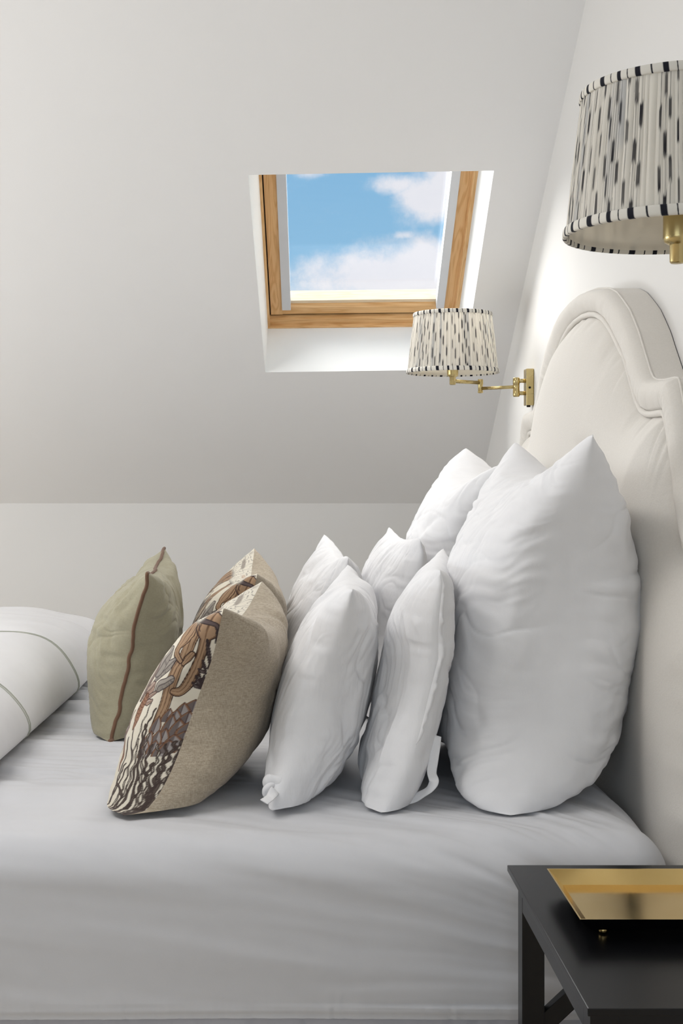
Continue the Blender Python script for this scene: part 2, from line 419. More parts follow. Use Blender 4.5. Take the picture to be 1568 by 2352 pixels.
# pleated valance cloth below the sheet hem
nv = 900
xs = np.linspace(BX0+.02, BX1-.01, nv)
zz = np.linspace(.03, .318, 6)
X = np.zeros((nv, 6, 3)); X[..., 0] = xs[:, None]; X[..., 2] = zz[None]
X[..., 1] = BY0+.013+.0015*vnoise(xs*60, xs*0, 3)[:, None]+.003*vnoise(xs*9, xs*0, 4)[:, None]*np.ones((1, 6))
link_mesh('valance', grid_mesh('valance', X), M_valance, bed)

# headboard: half outline (offset from its centre line, height relative to the eye)
YC = 2.92
outer = np.array([(0, .411), (.1, .406), (.209, .391), (.27, .373), (.32, .349), (.365, .325), (.40, .298), (.432, .272), (.459, .243), (.496, .205), (.515, .186), (.532, .175), (.56, .169),
                  (.60, .166), (.66, .166), (.682, .1635), (.692, .152), (.705, .13), (.72, .10), (.735, .06), (.75, 0), (.785, -.07), (.85, -.14), (.93, -.17), (.985, -.185), (1.0, -.2), (1.0, -.5), (1.0, -1.10)])
inner = np.array([(0, .355), (.07, .352), (.13, .344), (.2, .324), (.266, .291), (.30, .27), (.335, .245), (.36, .2325), (.381, .2135), (.425, .165), (.455, .133), (.486, .1144), (.52, .107),
                  (.55, .105), (.615, .105), (.632, .1025), (.643, .094), (.655, .075), (.67, .045), (.69, -.0), (.715, -.07), (.75, -.13), (.82, -.195), (.89, -.225), (.925, -.24), (.94, -.26), (.94, -.52), (.94, -1.10)])
def resample(c, n):
    d = np.r_[0, np.cumsum(np.ones(len(c)-1))]
    t = np.linspace(0, len(c)-1, n); out = np.stack([np.interp(t, d, c[:, k]) for k in range(2)], 1)
    for _ in range(3):
        out[1:-1] = (out[:-2]+2*out[1:-1]+out[2:])/4
    return out
NK = 260
O = resample(outer, NK); I = resample(inner, NK)
def both(c): return np.concatenate([np.stack([-c[::-1][:-1, 0], c[::-1][:-1, 1]], 1), c], 0)
O2 = both(O); I2 = both(I)
XF = .690
rows = []
def rowp(c, x):
    r = np.zeros((len(c), 3)); r[:, 0] = x; r[:, 1] = YC+c[:, 0]; r[:, 2] = CAMZ+c[:, 1]; return r
rows.append(rowp(O2, XW-.002)); rows.append(rowp(O2*np.array([1.0, 1]), XW-.02)); 
for x in np.linspace(XW-.035, XF+.008, 5): rows.append(rowp(O2, x))
for s in np.linspace(0.03, 1, 22):
    c = O2*(1-s)+I2*s
    bul = .020*(np.sin(np.pi*s**.8)**.7)
    puck = 1+.12*vnoise(np.arange(len(c))*.35, s*1.5+0*np.arange(len(c)), 9)*s
    rows.append(rowp(c, XF+.006-.006*min(1, s*8)-bul*puck+.012*smooth(.85, 1, s)))
hb_m = grid_mesh('headboard', np.array(rows)); hb = link_mesh('headboard', hb_m, M_head, bed)
# padded centre panel: columns from the mattress up to the welt
sv = 1-np.linspace(0, 1, 150)**1.5
rows = []
for s_ in sv[::-1]:
    c = np.stack([I2[:, 0], -1.1+(I2[:, 1]+1.1)*s_], 1)
    d = np.min(np.hypot(c[:, None, 0]-I2[None, ::2, 0], c[:, None, 1]-I2[None, ::2, 1]), 1)
    bul = .078*(1-np.exp(-d/.055))
    puck = .0035*vnoise(np.arange(len(c))*.22, 0*d+2.2, 11)*np.exp(-((d-.02)/.02)**2)
    rows.append(rowp(c, XF+.010-bul-puck))
link_mesh('padded_panel', grid_mesh('padded_panel', np.array(rows)), M_head, hb)
wl = rowp(I2, XF-.004); tube('welt_piping', wl, .0065, M_head, hb, 10)
el = rowp(O2, XF+.006); tube('edge_piping', el, .0022, M_head, hb, 8)

# fitted sheet
def sheet():
    R = .07; hem = .310
    E = R*math.pi/2+(BT-R-hem)
    ix0, ix1, iy0, iy1 = BX0+R, BX1-R, BY0+R, BY1-R
    def axis(a, b, n, ne):
        return np.r_[np.linspace(a-E, a, ne, endpoint=False), np.linspace(a, b, n), np.linspace(b, b+E, ne+1)[1:]]
    ax = axis(ix0, ix1, 640, 70); ay = axis(iy0, iy1, 520, 110)
    Aq, Bq = np.meshgrid(ax, ay, indexing='ij')
    qx = np.where(Aq < ix0, Aq-ix0, np.where(Aq > ix1, Aq-ix1, 0)); qy = np.where(Bq < iy0, Bq-iy0, np.where(Bq > iy1, Bq-iy1, 0))
    d = np.maximum(abs(qx), abs(qy)); h = np.hypot(qx, qy)+1e-9
    dx, dy = qx/h, qy/h
    th = np.clip(d/R, 0, math.pi/2)
    Xp = np.clip(Aq, ix0, ix1)+dx*R*np.sin(th); Yp = np.clip(Bq, iy0, iy1)+dy*R*np.sin(th)
    Zp = BT-R*(1-np.cos(th))-np.maximum(0, d-R*math.pi/2)
    nx, ny, nz_ = dx*np.sin(th), dy*np.sin(th), np.cos(th)
    # folds: flat coords a,b
    a, b = Aq, Bq
    disp = 0.0022*fbm(a*2.2, b*3.0, 1, 3)
    # diagonal pull lines fanning from the near head corner
    r0 = np.hypot(a-.62, b-2.0); ang = np.arctan2(b-2.0+.25, a-.75)
    wob = .25*fbm(a*3, b*3, 21, 2)
    pull = fbm(ang*11+wob, r0*1.1, 31, 3)
    disp += .0085*pull*smooth(.02, .3, r0)*smooth(1.3, .35, r0)*smooth(2.6, 2.0, b)*(.35+.65*smooth(1.9, 2.06, b))
    # creases parallel to the bed's near edge, from the corner along the side
    k = fbm(a*1.3+.4*fbm(a*2, b*2, 55, 2), b*16+a*2.0, 41, 3)
    disp += .0016*k*smooth(2.3, 1.98, b)
    # fine ripples running across between duvet and cushions
    k2 = fbm(a*3.2+1.0*vnoise(a*3, b*3, 61), b*20+2*a, 51, 3)
    disp += .0100*k2*smooth(2.25, 2.45, b)*smooth(.1, -.25, a)
    k3 = fbm(a*2.2, b*9+a*1.5, 57, 2)
    disp += .006*k3*smooth(-.05, -.3, a)*smooth(2.0, 2.2, b)
    # hem gathers
    disp += .0009*vnoise(a*120, d*2, 71)*smooth(E-.05, E, d)
    disp += -.003*smooth(E-.012, E-.006, d)
    Xp = Xp+nx*disp; Yp = Yp+ny*disp; Zp = Zp+nz_*disp
    Zp = Zp-.0035*smooth(.5, -1.2, a)*smooth(E*.9, E, d)*0
    me = grid_mesh('fitted_sheet', np.stack([Xp, Yp, Zp], -1))
    o = link_mesh('fitted_sheet', me, M_sheet)
    tag(o, 'light grey fitted sheet stretched over the mattress with soft pull creases', 'bed sheet')
sheet()

# duvet folded back across the foot half of the bed
def duvet():
    ny, npf = 330, 160
    prof = np.array([(-1.52, .15), (-1.56, .35), (-1.54, .60), (-1.45, .72), (-1.2, .762), (-1.0, .768), (-.86, .768), (-.76, .766), (-.69, .762), (-.64, .754), (-.60, .738), (-.567, .712), (-.545, .680), (-.525, .645), (-.514, .615), (-.520, .600), (-.56, .594), (-.9, .594), (-1.40, .594)])
    t = np.r_[0, np.cumsum(np.hypot(*np.diff(prof, axis=0).T))]; tt = np.linspace(0, t[-1], npf)
    pr = np.stack([np.interp(tt, t, prof[:, k]) for k in range(2)], 1)
    for _ in range(6): pr[1:-1] = (pr[:-2]+2*pr[1:-1]+pr[2:])/4
    y = np.linspace(1.93, 3.93, ny)
    X = np.zeros((ny, npf, 3))
    tn = np.gradient(pr, axis=0); tn /= np.linalg.norm(tn, axis=1)[:, None]
    nr = np.stack([-tn[:, 1], tn[:, 0]], 1)*1.0
    Y, Tm = np.meshgrid(y, tt, indexing='ij')
    lines = np.array([2.13, 2.665, 3.20, 3.74])
    dl = np.min(np.abs(Y[..., None]-lines), -1)
    quilt = .010*(1-np.exp(-dl/.05))-.006
    nzv = .010*fbm(Y*2.2, Tm*2.5, 81, 3)+.004*fbm(Y*9, Tm*3, 83, 2)
    topm = (smooth(.0, .1, pr[:, 1]-.60)*smooth(-1.6, -.8, pr[:, 0]))[None]
    edge = smooth(0.0, .07, np.minimum(Y-1.93, 3.93-Y))
    fold = (quilt+nzv)*topm
    edge_in = np.sqrt(np.clip(edge, 0, 1))
    X[..., 0] = pr[None, :, 0]+nr[None, :, 0]*fold; X[..., 1] = Y; X[..., 2] = pr[None, :, 1]+nr[None, :, 1]*fold
    base = .594
    up = X[..., 2] > base
    X[..., 2] = np.where(up, base+(X[..., 2]-base)*edge_in, X[..., 2])
    X[..., 0] += .030*np.minimum(Y-3.2, 0)
    X[..., 2] = np.where(up, base+(X[..., 2]-base)*(1-.14*smooth(3.2, 3.85, Y)), X[..., 2])
    # bumpy far edge
    X[..., 2] += up*.006*vnoise(X[..., 0]*9, Y*2, 91)*smooth(3.4, 3.9, Y)
    o = link_mesh('duvet', grid_mesh('duvet', X), M_duvet)
    tag(o, 'thick white duvet folded back over the foot of the bed with double stitched lines', 'duvet')
    # close near and far ends
    for (row, nm) in ((0, 'duvet_end'), (ny-1, 'duvet_end')):
        pass
    for ln in (2.665, 3.20):
        j = np.argmin(abs(y-ln))
        for off in (-.006, .006):
            yy = ln+off
            q = np.stack([np.array([np.interp(yy, y, X[:, i, k]) for i in range(npf)]) for k in range(3)], 1)
            sel = slice(int(npf*.2), int(npf*.66))
            q = q[sel]; nn = nr[sel]
            q[:, 0] += nn[:, 0]*.0004; q[:, 2] += nn[:, 1]*.0004
            tube('stitch_line', q, .0016, M_stitch, o, 6)
duvet()

# ------------------------------------------------------------------ cushions: inflated cloth
def inflate(W, H, T, N=44, steps=170, iters=9, seed=0, bottom=.35, crumple=.004):
    """two square cloths sewn at the rim, blown up until they are about T thick; returns (2,N,N,3) (s, t, w)"""
    rs = np.random.RandomState(seed)
    s = np.linspace(-W/2, W/2, N); t = np.linspace(-H/2, H/2, N)
    S, Tt = np.meshgrid(s, t, indexing='ij')
    X = np.zeros((2, N, N, 3)); X[..., 0] = S; X[..., 1] = Tt
    prof = np.cos(np.pi*S/W)*np.cos(np.pi*Tt/H)
    for k, sg in ((0, -1), (1, 1)): X[k, ..., 2] = sg*(.02+.0*prof)*(prof > 1e-6)+rs.randn(N, N)*crumple*(prof > 1e-6)
    hs, ht = W/(N-1), H/(N-1); hd = math.hypot(hs, ht)
    V = np.zeros_like(X)
    def rimfix():
        for sl in ((slice(None), 0), (slice(None), -1), (0, slice(None)), (-1, slice(None))):
            m = (X[0][sl]+X[1][sl])*.5; X[0][sl] = m; X[1][sl] = m
    def con(a, b, L, k, compress):
        d = b-a; l = np.linalg.norm(d, axis=-1, keepdims=True)+1e-9
        e = (l-L)/l
        e = np.where(e > 0, e*k, e*compress)
        c = d*e*.5
        return c
    press = 1.0
    for it in range(steps):
        # vertex normals
        du = np.gradient(X, axis=1); dv = np.gradient(X, axis=2)
        n = np.cross(du, dv); n /= np.linalg.norm(n, axis=-1, keepdims=True)+1e-9
        n[0] *= -1
        th = X[1, ..., 2]-X[0, ..., 2]
        ratio = th.max()/T
        p = .0016*np.clip(1.25-ratio, -.3, 1)
        tfac = 1+bottom*(-(Tt/H)*2)
        V = V*.86+n*(p*tfac)[None, ..., None]
        Xp = X.copy(); X = X+V
        rimfix()
        for q in range(iters):
            for o in (0, 1):
                a = X[:, o:-1:2]; b = X[:, o+1::2]; m = min(a.shape[1], b.shape[1]); c = con(a[:, :m], b[:, :m], hs, 1., .25); X[:, o:o+2*m:2] += c; X[:, o+1:o+1+2*m:2] -= c
                a = X[:, :, o:-1:2]; b = X[:, :, o+1::2]; m = min(a.shape[2], b.shape[2]); c = con(a[:, :, :m], b[:, :, :m], ht, 1., .25); X[:, :, o:o+2*m:2] += c; X[:, :, o+1:o+1+2*m:2] -= c
            c = con(X[:, :-1, :-1], X[:, 1:, 1:], hd, .18, .03); X[:, :-1, :-1] += c*.5; X[:, 1:, 1:] -= c*.5
            c = con(X[:, 1:, :-1], X[:, :-1, 1:], hd, .18, .03); X[:, 1:, :-1] += c*.5; X[:, :-1, 1:] -= c*.5
            rimfix()
        # light bending stiffness
        L = (X[:, :-2, 1:-1]+X[:, 2:, 1:-1]+X[:, 1:-1, :-2]+X[:, 1:-1, 2:])/4-X[:, 1:-1, 1:-1]
        X[:, 1:-1, 1:-1] += L*.10
        V = (X-Xp)*.9
        # keep facing sheets apart
        low = X[0, ..., 2] > X[1, ..., 2]
        m = (X[0, ..., 2]+X[1, ..., 2])/2
        X[0, ..., 2] = np.where(low, m, X[0, ..., 2]); X[1, ..., 2] = np.where(low, m, X[1, ..., 2])
    return X

def upsample(G, n):
    """cubic (Catmull-Rom) resample of an (N,N,3) grid to (n,n,3)"""
    def ax(Gm, n):
        N = Gm.shape[0]; t = np.linspace(0, N-1, n); i = np.clip(np.floor(t).astype(int), 0, N-2); f = (t-i)[:, None, None]
        g = lambda k: Gm[np.clip(k, 0, N-1)]
        p0, p1, p2, p3 = g(i-1), g(i), g(i+1), g(i+2)
        return .5*((2*p1)+(-p0+p2)*f+(2*p0-5*p1+4*p2-p3)*f*f+(-p0+3*p1-3*p2+p3)*f**3)
    A_ = ax(G, n); return ax(A_.transpose(1, 0, 2), n).transpose(1, 0, 2)

SIMS = {}
def get_sim(W, H, T, seed, **kw):
    k = (W, H, T, seed, tuple(sorted(kw.items())))
    if k not in SIMS: SIMS[k] = inflate(W, H, T, seed=seed, **kw)
    return SIMS[k]

def pillow_surface(spec, n):
    """world positions (2,n,n,3) of a cushion; index 0 faces the foot of the bed. axes: i = depth (near to far), j = height"""
    W, H = spec['W'], spec['H']
    sim = get_sim(W, H, spec.get('T', .2), spec.get('seed', 0), bottom=spec.get('bottom', .35))
    sim = sim.copy()
    for _ in range(spec.get('smooth', 5)):
        c_ = sim[:, 1:-1, 1:-1]; sim[:, 1:-1, 1:-1] = c_*.5+.125*(sim[:, :-2, 1:-1]+sim[:, 2:, 1:-1]+sim[:, 1:-1, :-2]+sim[:, 1:-1, 2:])
        for sl in ((slice(None), slice(1, -1), 0), (slice(None), slice(1, -1), -1), (slice(None), 0, slice(1, -1)), (slice(None), -1, slice(1, -1))):
            e_ = sim[sl]; m_ = e_.copy(); m_[:, 1:-1] = e_[:, 1:-1]*.5+.25*(e_[:, :-2]+e_[:, 2:]); sim[sl] = m_
    G = np.stack([upsample(sim[k], n) for k in (0, 1)])
    t = G[..., 1]/H*2                      # about -1..1
    s = G[..., 0]/W*2
    wv = G[..., 2]
    wm_ = np.abs(wv).max()+1e-9; wv = np.sign(wv)*wm_*(np.abs(wv)/wm_)**spec.get('pw', .7)
    zb, zt = spec['zb'], spec['zt']
    z = zb+(t+1)/2*(zt-zb)
    # thickness scale by height
    tb = np.linspace(-1, 1, 41)
    prof = np.array([np.abs(wv[np.abs(t-b) < .06]).max() if np.any(np.abs(t-b) < .06) else .001 for b in tb])
    prof = np.maximum(np.convolve(np.pad(prof, 2, 'edge'), np.ones(5)/5, 'valid'), .012)
    pz = np.array([p[0] for p in spec['prof']]); pl = np.array([p[1] for p in spec['prof']]); pr = np.array([p[2] for p in spec['prof']])
    o = np.argsort(pz); pz, pl, pr = pz[o], pl[o], pr[o]
    zs = np.linspace(pz[0], pz[-1], 80)
    def sm(v):
        q = np.interp(zs, pz, v); q = np.convolve(np.pad(q, 5, 'edge'), np.ones(11)/11, 'valid'); return q
    L = np.interp(z, zs, sm(pl)); Rr = np.interp(z, zs, sm(pr))
    mid = (L+Rr)/2; half = (Rr-L)/2
    k = np.minimum(half/np.interp(t, tb, prof), spec.get('kmax', 3.0))
    x = mid+wv*k
    # shear so that the near and far ends sit where they should; seam offset
    x = x+spec.get('yaw', 0)*s+spec.get('yawtop', 0)*s*smooth(-.2, 1, t)
    sz = spec.get('seam', [(0, 0), (3, 0)])
    x = x+np.interp(z, [q[0] for q in sz], [q[1] for q in sz])*np.clip(-s, 0, 1)**2.5
    ti = np.linspace(-1, 1, n)[None, None, :]*np.ones((2, n, 1)); si = np.linspace(-1, 1, n)[None, :, None]*np.ones((2, 1, n))
    y_in = spec.get('pinch', .0)*(1-ti**2)*si**3        # rim drawn in between the corners
    y = spec['yc']+G[..., 0]*spec.get('ys', 1.0)-y_in
    z = z+spec.get('tilt', 0)*s*smooth(-.3, 1, t)-spec.get('sag', 0)*(1-si**2)*smooth(.2, 1, ti)
    # lower corners tuck inwards
    y = y-spec.get('tuck', .0)*si*smooth(0, -1, ti)
    X = np.stack([x, y, z], -1)
    # creases along the normals
    du = np.gradient(X, axis=1); dv = np.gradient(X, axis=2); nn = np.cross(du, dv); nn /= np.linalg.norm(nn, axis=-1, keepdims=True)+1e-9
    nn[0] *= -1; nn = -nn if False else nn
    sd = spec.get('seed', 0)*13+spec.get('cs', 0)
    ii = np.linspace(-1, 1, n); S_, T_ = np.meshgrid(ii, ii, indexing='ij')
    rim = np.clip(np.minimum(1-np.abs(S_), 1-np.abs(T_))*6, 0, 1)
    Si, Ti = S_, T_
    for k_ in (0, 1):
        ls = np.r_[np.zeros((1, n)), np.cumsum(np.linalg.norm(np.diff(X[k_], axis=0), axis=-1), 0)]; lt = np.c_[np.zeros((n, 1)), np.cumsum(np.linalg.norm(np.diff(X[k_], axis=1), axis=-1), 1)]
        S_ = (ls-ls[-1:]/2)/.28; T_ = (lt-lt[:, -1:]/2)/.28
        d = np.zeros((n, n))
        for (amp, fs, ft, sharp, off) in spec.get('creases', []):
            wob = .35*fbm(S_*1.7, T_*1.7, sd+off+3*k_, 2)
            d += amp*(fbm((S_+wob)*fs, (T_+wob)*ft, sd+off+7*k_, 2) if sharp == 0 else -ridge((S_+wob)*fs, (T_+wob)*ft, sd+off+7*k_, sharp))
        # puckers along the seams
        pk = spec.get('pucker', .003)
        e = np.minimum(1-np.abs(Si), 1-np.abs(Ti))
        along = np.where(1-np.abs(Si) < 1-np.abs(Ti), Ti, Si)
        d += pk*vnoise(along*16+3*k_, e*2.2, sd+77)*np.exp(-e*6)
        X[k_] += nn[k_]*(d*rim)[..., None]
    # sit on the mattress
    fl = BT+.006
    low = X[..., 2] < fl+.03
    u = (X[..., 2]-fl)/.03
    X[..., 2] = np.where(low, fl+.03*np.where(u > 0, u, 0)*.8+.006*np.exp(np.clip(u, -6, 1)-1)+.0008, X[..., 2])
    return X, G

def pillow_mesh(name, X, which=(0, 1)):
    n = X.shape[1]
    if len(which) == 1:
        Y = X[which[0]]
        me = grid_mesh(name, Y if which[0] == 1 else Y[::-1])
        return me
    # weld both sheets
    idx0 = np.arange(n*n).reshape(n, n)
    idx1 = np.full((n, n), -1); inner_ = np.zeros((n, n), bool); inner_[1:-1, 1:-1] = True
    idx1[~inner_] = idx0[~inner_]; idx1[inner_] = n*n+np.arange(inner_.sum())
    V = np.concatenate([X[0].reshape(-1, 3), X[1][inner_]])
    def q(ix, flip):
        f = np.stack([ix[:-1, :-1], ix[1:, :-1], ix[1:, 1:], ix[:-1, 1:]], -1).reshape(-1, 4)
        return f[:, ::-1] if flip else f
    return raw_mesh(name, V, np.concatenate([q(idx0, True), q(idx1, False)]))

def seam_pts(X, side='near', rng=None):
    G = {'near': X[0][0], 'far': X[0][-1], 'top': X[0][:, -1], 'bottom': X[0][:, 0]}[side]
    return G

Z = lambda r: CAMZ+r
# profiles: (relative height, front x, back x) read at the cushion's middle
EURO = [(Z(.09), .492, .510), (Z(.06), .477, .522), (Z(.02), .445, .555), (Z(-.02), .413, .584), (Z(-.08), .360, .622), (Z(-.19), .308, .655), (Z(-.28), .292, .658), (Z(-.4), .284, .640), (Z(-.5), .276, .604), (Z(-.55), .275, .565), (Z(-.585), .283, .515), (Z(-.61), .32, .46)]
ROWB = [(Z(-.16), .285, .305), (Z(-.20), .245, .322), (Z(-.26), .203, .330), (Z(-.37), .183, .317), (Z(-.45), .168, .302), (Z(-.52), .145, .284), (Z(-.56), .138, .268), (Z(-.61), .150, .245)]
ROWC = [(Z(-.19), .11, .135), (Z(-.22), .085, .16), (Z(-.286), .032, .180), (Z(-.38), -.010, .175), (Z(-.46), -.027, .157), (Z(-.52), -.030, .135), (Z(-.56), -.018, .108), (Z(-.61), .02, .07)]
ROWD = [(Z(-.215), -.085, -.055), (Z(-.25), -.135, -.025), (Z(-.31), -.198, .008), (Z(-.38), -.245, -.002), (Z(-.45), -.276, -.02), (Z(-.50), -.292, -.036), (Z(-.54), -.302, -.062), (Z(-.58), -.305, -.108), (Z(-.66), -.29, -.22)]
ROWE = [(Z(-.18), -.305, -.29), (Z(-.25), -.37, -.262), (Z(-.31), -.435, -.247), (Z(-.37), -.463, -.247), (Z(-.45), -.468, -.262), (Z(-.54), -.458, -.30), (Z(-.60), -.43, -.34), (Z(-.66), -.41, -.36)]

# crease lists: (depth, frequency across, frequency up, sharpness, seed)
SOFT = [(.006, 1.3, 2.0, 0, 1), (.0035, 1.6, 6.0, 0, 2), (.0040, .9, 4.5, 1.2, 5), (.0012, 3, 15, 0, 7)]
LIN = [(.0045, 1.2, 1.0, 0, 1), (.0062, 5, .8, 0, 2), (.0045, 4, .6, 1.3, 4), (.0020, 13, 1.3, 0, 6)]
def white_pillow(name, label, cat, group, spec, mat, n=190):
    X, G = pillow_surface(spec, n)
    me = pillow_mesh(name, X)
    o = link_mesh(name, me, mat); tag(o, label, cat, group)
    return o, X

GE = 'large square white pillows against the headboard'
specA1 = dict(W=.64, H=.66, T=.27, seed=1, yc=2.405, zb=Z(-.60), zt=Z(.088), prof=EURO, yaw=-.012, kmax=1.9, creases=SOFT, pw=.62, pinch=.035, sag=.01, seam=[(.55, -.05), (.68, -.03), (.9, 0), (1.1, 0)])
A1, XA1 = white_pillow('euro_pillow', 'largest square white pillow nearest the camera leaning on the headboard', 'pillow', GE, specA1, M_linen_w, 220)
specA2 = dict(specA1); specA2.update(tilt=.028, zt=Z(.064), yc=3.25, yaw=.004, cs=100)
A2, XA2 = white_pillow('euro_pillow', 'square white pillow on the far side standing behind the largest one', 'pillow', GE, specA2, M_linen_w)
GB = 'white tie-end pillows in the second row'
specB1 = dict(W=.60, H=.47, T=.13, seed=2, yc=2.41, zb=Z(-.60), zt=Z(-.160), prof=ROWB, yaw=.045, kmax=2.4, creases=LIN, pucker=.005, pw=.55, pinch=.02, seam=[(.55, 0), (.66, .035), (.85, .05), (.98, .02), (1.02, 0)])
B1, XB1 = white_pillow('pillow', 'slim upright white pillow with knotted ties pressed against the largest pillow', 'pillow', GB, specB1, M_crepe)
specB2 = dict(specB1); specB2.update(yc=3.2, yaw=-.010, zt=Z(-.150), cs=50)
B2, XB2 = white_pillow('pillow', 'upright crinkled white pillow on the far side between the two pillow rows', 'pillow', GB, specB2, M_crepe)
GC = 'white pillows in the third row'
specC1 = dict(W=.58, H=.45, T=.16, seed=3, yc=2.41, zb=Z(-.60), zt=Z(-.188), prof=ROWC, yaw=.012, kmax=2.4, creases=LIN, pucker=.005, pw=.6, pinch=.025, seam=[(.55, -.07), (.7, -.03), (.9, 0)])
C1, XC1 = white_pillow('pillow', 'plump white pillow with twisted lower corner directly behind the cactus cushion in front', 'pillow', GC, specC1, M_crepe)
specC2 = dict(specC1); specC2.update(yc=3.14, yaw=-.018, zt=Z(-.172), tilt=.012, cs=50)
C2, XC2 = white_pillow('pillow', 'white pillow with pointed tip behind the far cactus cushion', 'pillow', GC, specC2, M_crepe)

# cloth ties, ruffled edge and the twisted corner
def ribbon(name, pts, width, mat, parent, seed=0, th=.0016):
    P_ = np.array([tuple(p) for p in pts]); t = np.linspace(0, len(P_)-1, 60)
    Q = np.stack([np.interp(t, np.arange(len(P_)), P_[:, k]) for k in range(3)], 1)
    for _ in range(10): Q[1:-1] = (Q[:-2]+2*Q[1:-1]+Q[2:])/4
    tn = np.gradient(Q, axis=0); tn /= np.linalg.norm(tn, axis=1)[:, None]
    ang = np.interp(t, [0, len(P_)-1], [0, 1.2])+.35*np.sin(t*2+seed)
    ref = np.array([.3, -1., .2]); n1 = np.cross(tn, ref); n1 /= np.linalg.norm(n1, axis=1)[:, None]; n2 = np.cross(tn, n1)
    a = np.linspace(0, 2*np.pi, 12, endpoint=False)
    W1 = (n1*np.cos(ang)[:, None]+n2*np.sin(ang)[:, None]); W2 = np.cross(tn, W1)
    X = Q[:, None]+width/2*np.cos(a)[None, :, None]*W1[:, None]+th*np.sin(a)[None, :, None]*W2[:, None]
    X = np.concatenate([np.repeat(X[:1].mean(1, keepdims=True), 12, 1), X, np.repeat(X[-1:].mean(1, keepdims=True), 12, 1)], 0)
    return link_mesh(name, grid_mesh(name, X, closed_v=True), mat, parent)
ribbon('tie', [P(1003, 1690, 2.19), P(996, 1740, 2.175), P(990, 1775, 2.165), P(998, 1795, 2.15), P(985, 1815, 2.155), P(955, 1832, 2.165), P(935, 1839, 2.17)], .017, M_crepe, B1)
def knot(name, c, r, mat, parent, seed, turns=2, tube_r=.006):
    t = np.linspace(0, 2*np.pi, 90, endpoint=False)
    x = (2+np.cos(3*t))*np.cos(turns*t); y = (2+np.cos(3*t))*np.sin(turns*t); z = np.sin(3*t)*1.2
    Q = np.stack([c[0]+x*r/3*1.5, c[1]+z*r/3, c[2]+y*r/3], 1)
    rr = tube_r*(1+.3*vnoise(t*4, t*0, seed))
    return link_mesh(name, grid_mesh(name, tube_np(Q, rr, 12, True, flat=1.3), closed_u=True, closed_v=True), mat, parent)
knot('tie_knot', P(912, 1838, 2.165), .011, M_crepe, B1, 1, tube_r=.0045)
ribbon('tie', [P(905, 1838, 2.165), P(892, 1838, 2.162), P(880, 1841, 2.16)], .010, M_crepe, B1)
knot('tie_knot', P(636, 1808, 2.165), .014, M_crepe, C1, 2, tube_r=.0068)
ribbon('tie', [P(632, 1815, 2.14), P(620, 1832, 2.13), P(606, 1842, 2.12)], .018, M_crepe, C1)
ribbon('tie', [P(1345, 1735, 2.45), P(1366, 1742, 2.43), P(1378, 1738, 2.42), P(1384, 1750, 2.42)], .009, M_linen_w, A1)
# ruffled seam edge of the tie-end pillow
e_ = XB1[0][0]; nE = len(e_); i0_, i1_ = int(nE*.30), int(nE*.985)
e_ = e_[i0_:i1_]; tt_ = np.linspace(0, 1, len(e_))
amp = .010*np.sin(np.pi*tt_)**.5*(1+.45*vnoise(tt_*26, 0*tt_, 5))
lip = e_+np.stack([amp*.9, -amp*.35+.002*vnoise(tt_*30, 0*tt_+4, 7), .003*vnoise(tt_*24, 0*tt_+1, 8)], 1)
back_ = lip+np.array([.0, .0022, 0]); inn_ = e_+np.array([.002, .004, 0])
link_mesh('seam_flange', grid_mesh('seam_flange', np.stack([e_, (e_+lip)/2+np.array([0, -.0012, 0]), lip, back_, inn_], 0)), M_crepe, B1)

# ---- cactus cushions
GD = 'cactus print cushions with linen backs'
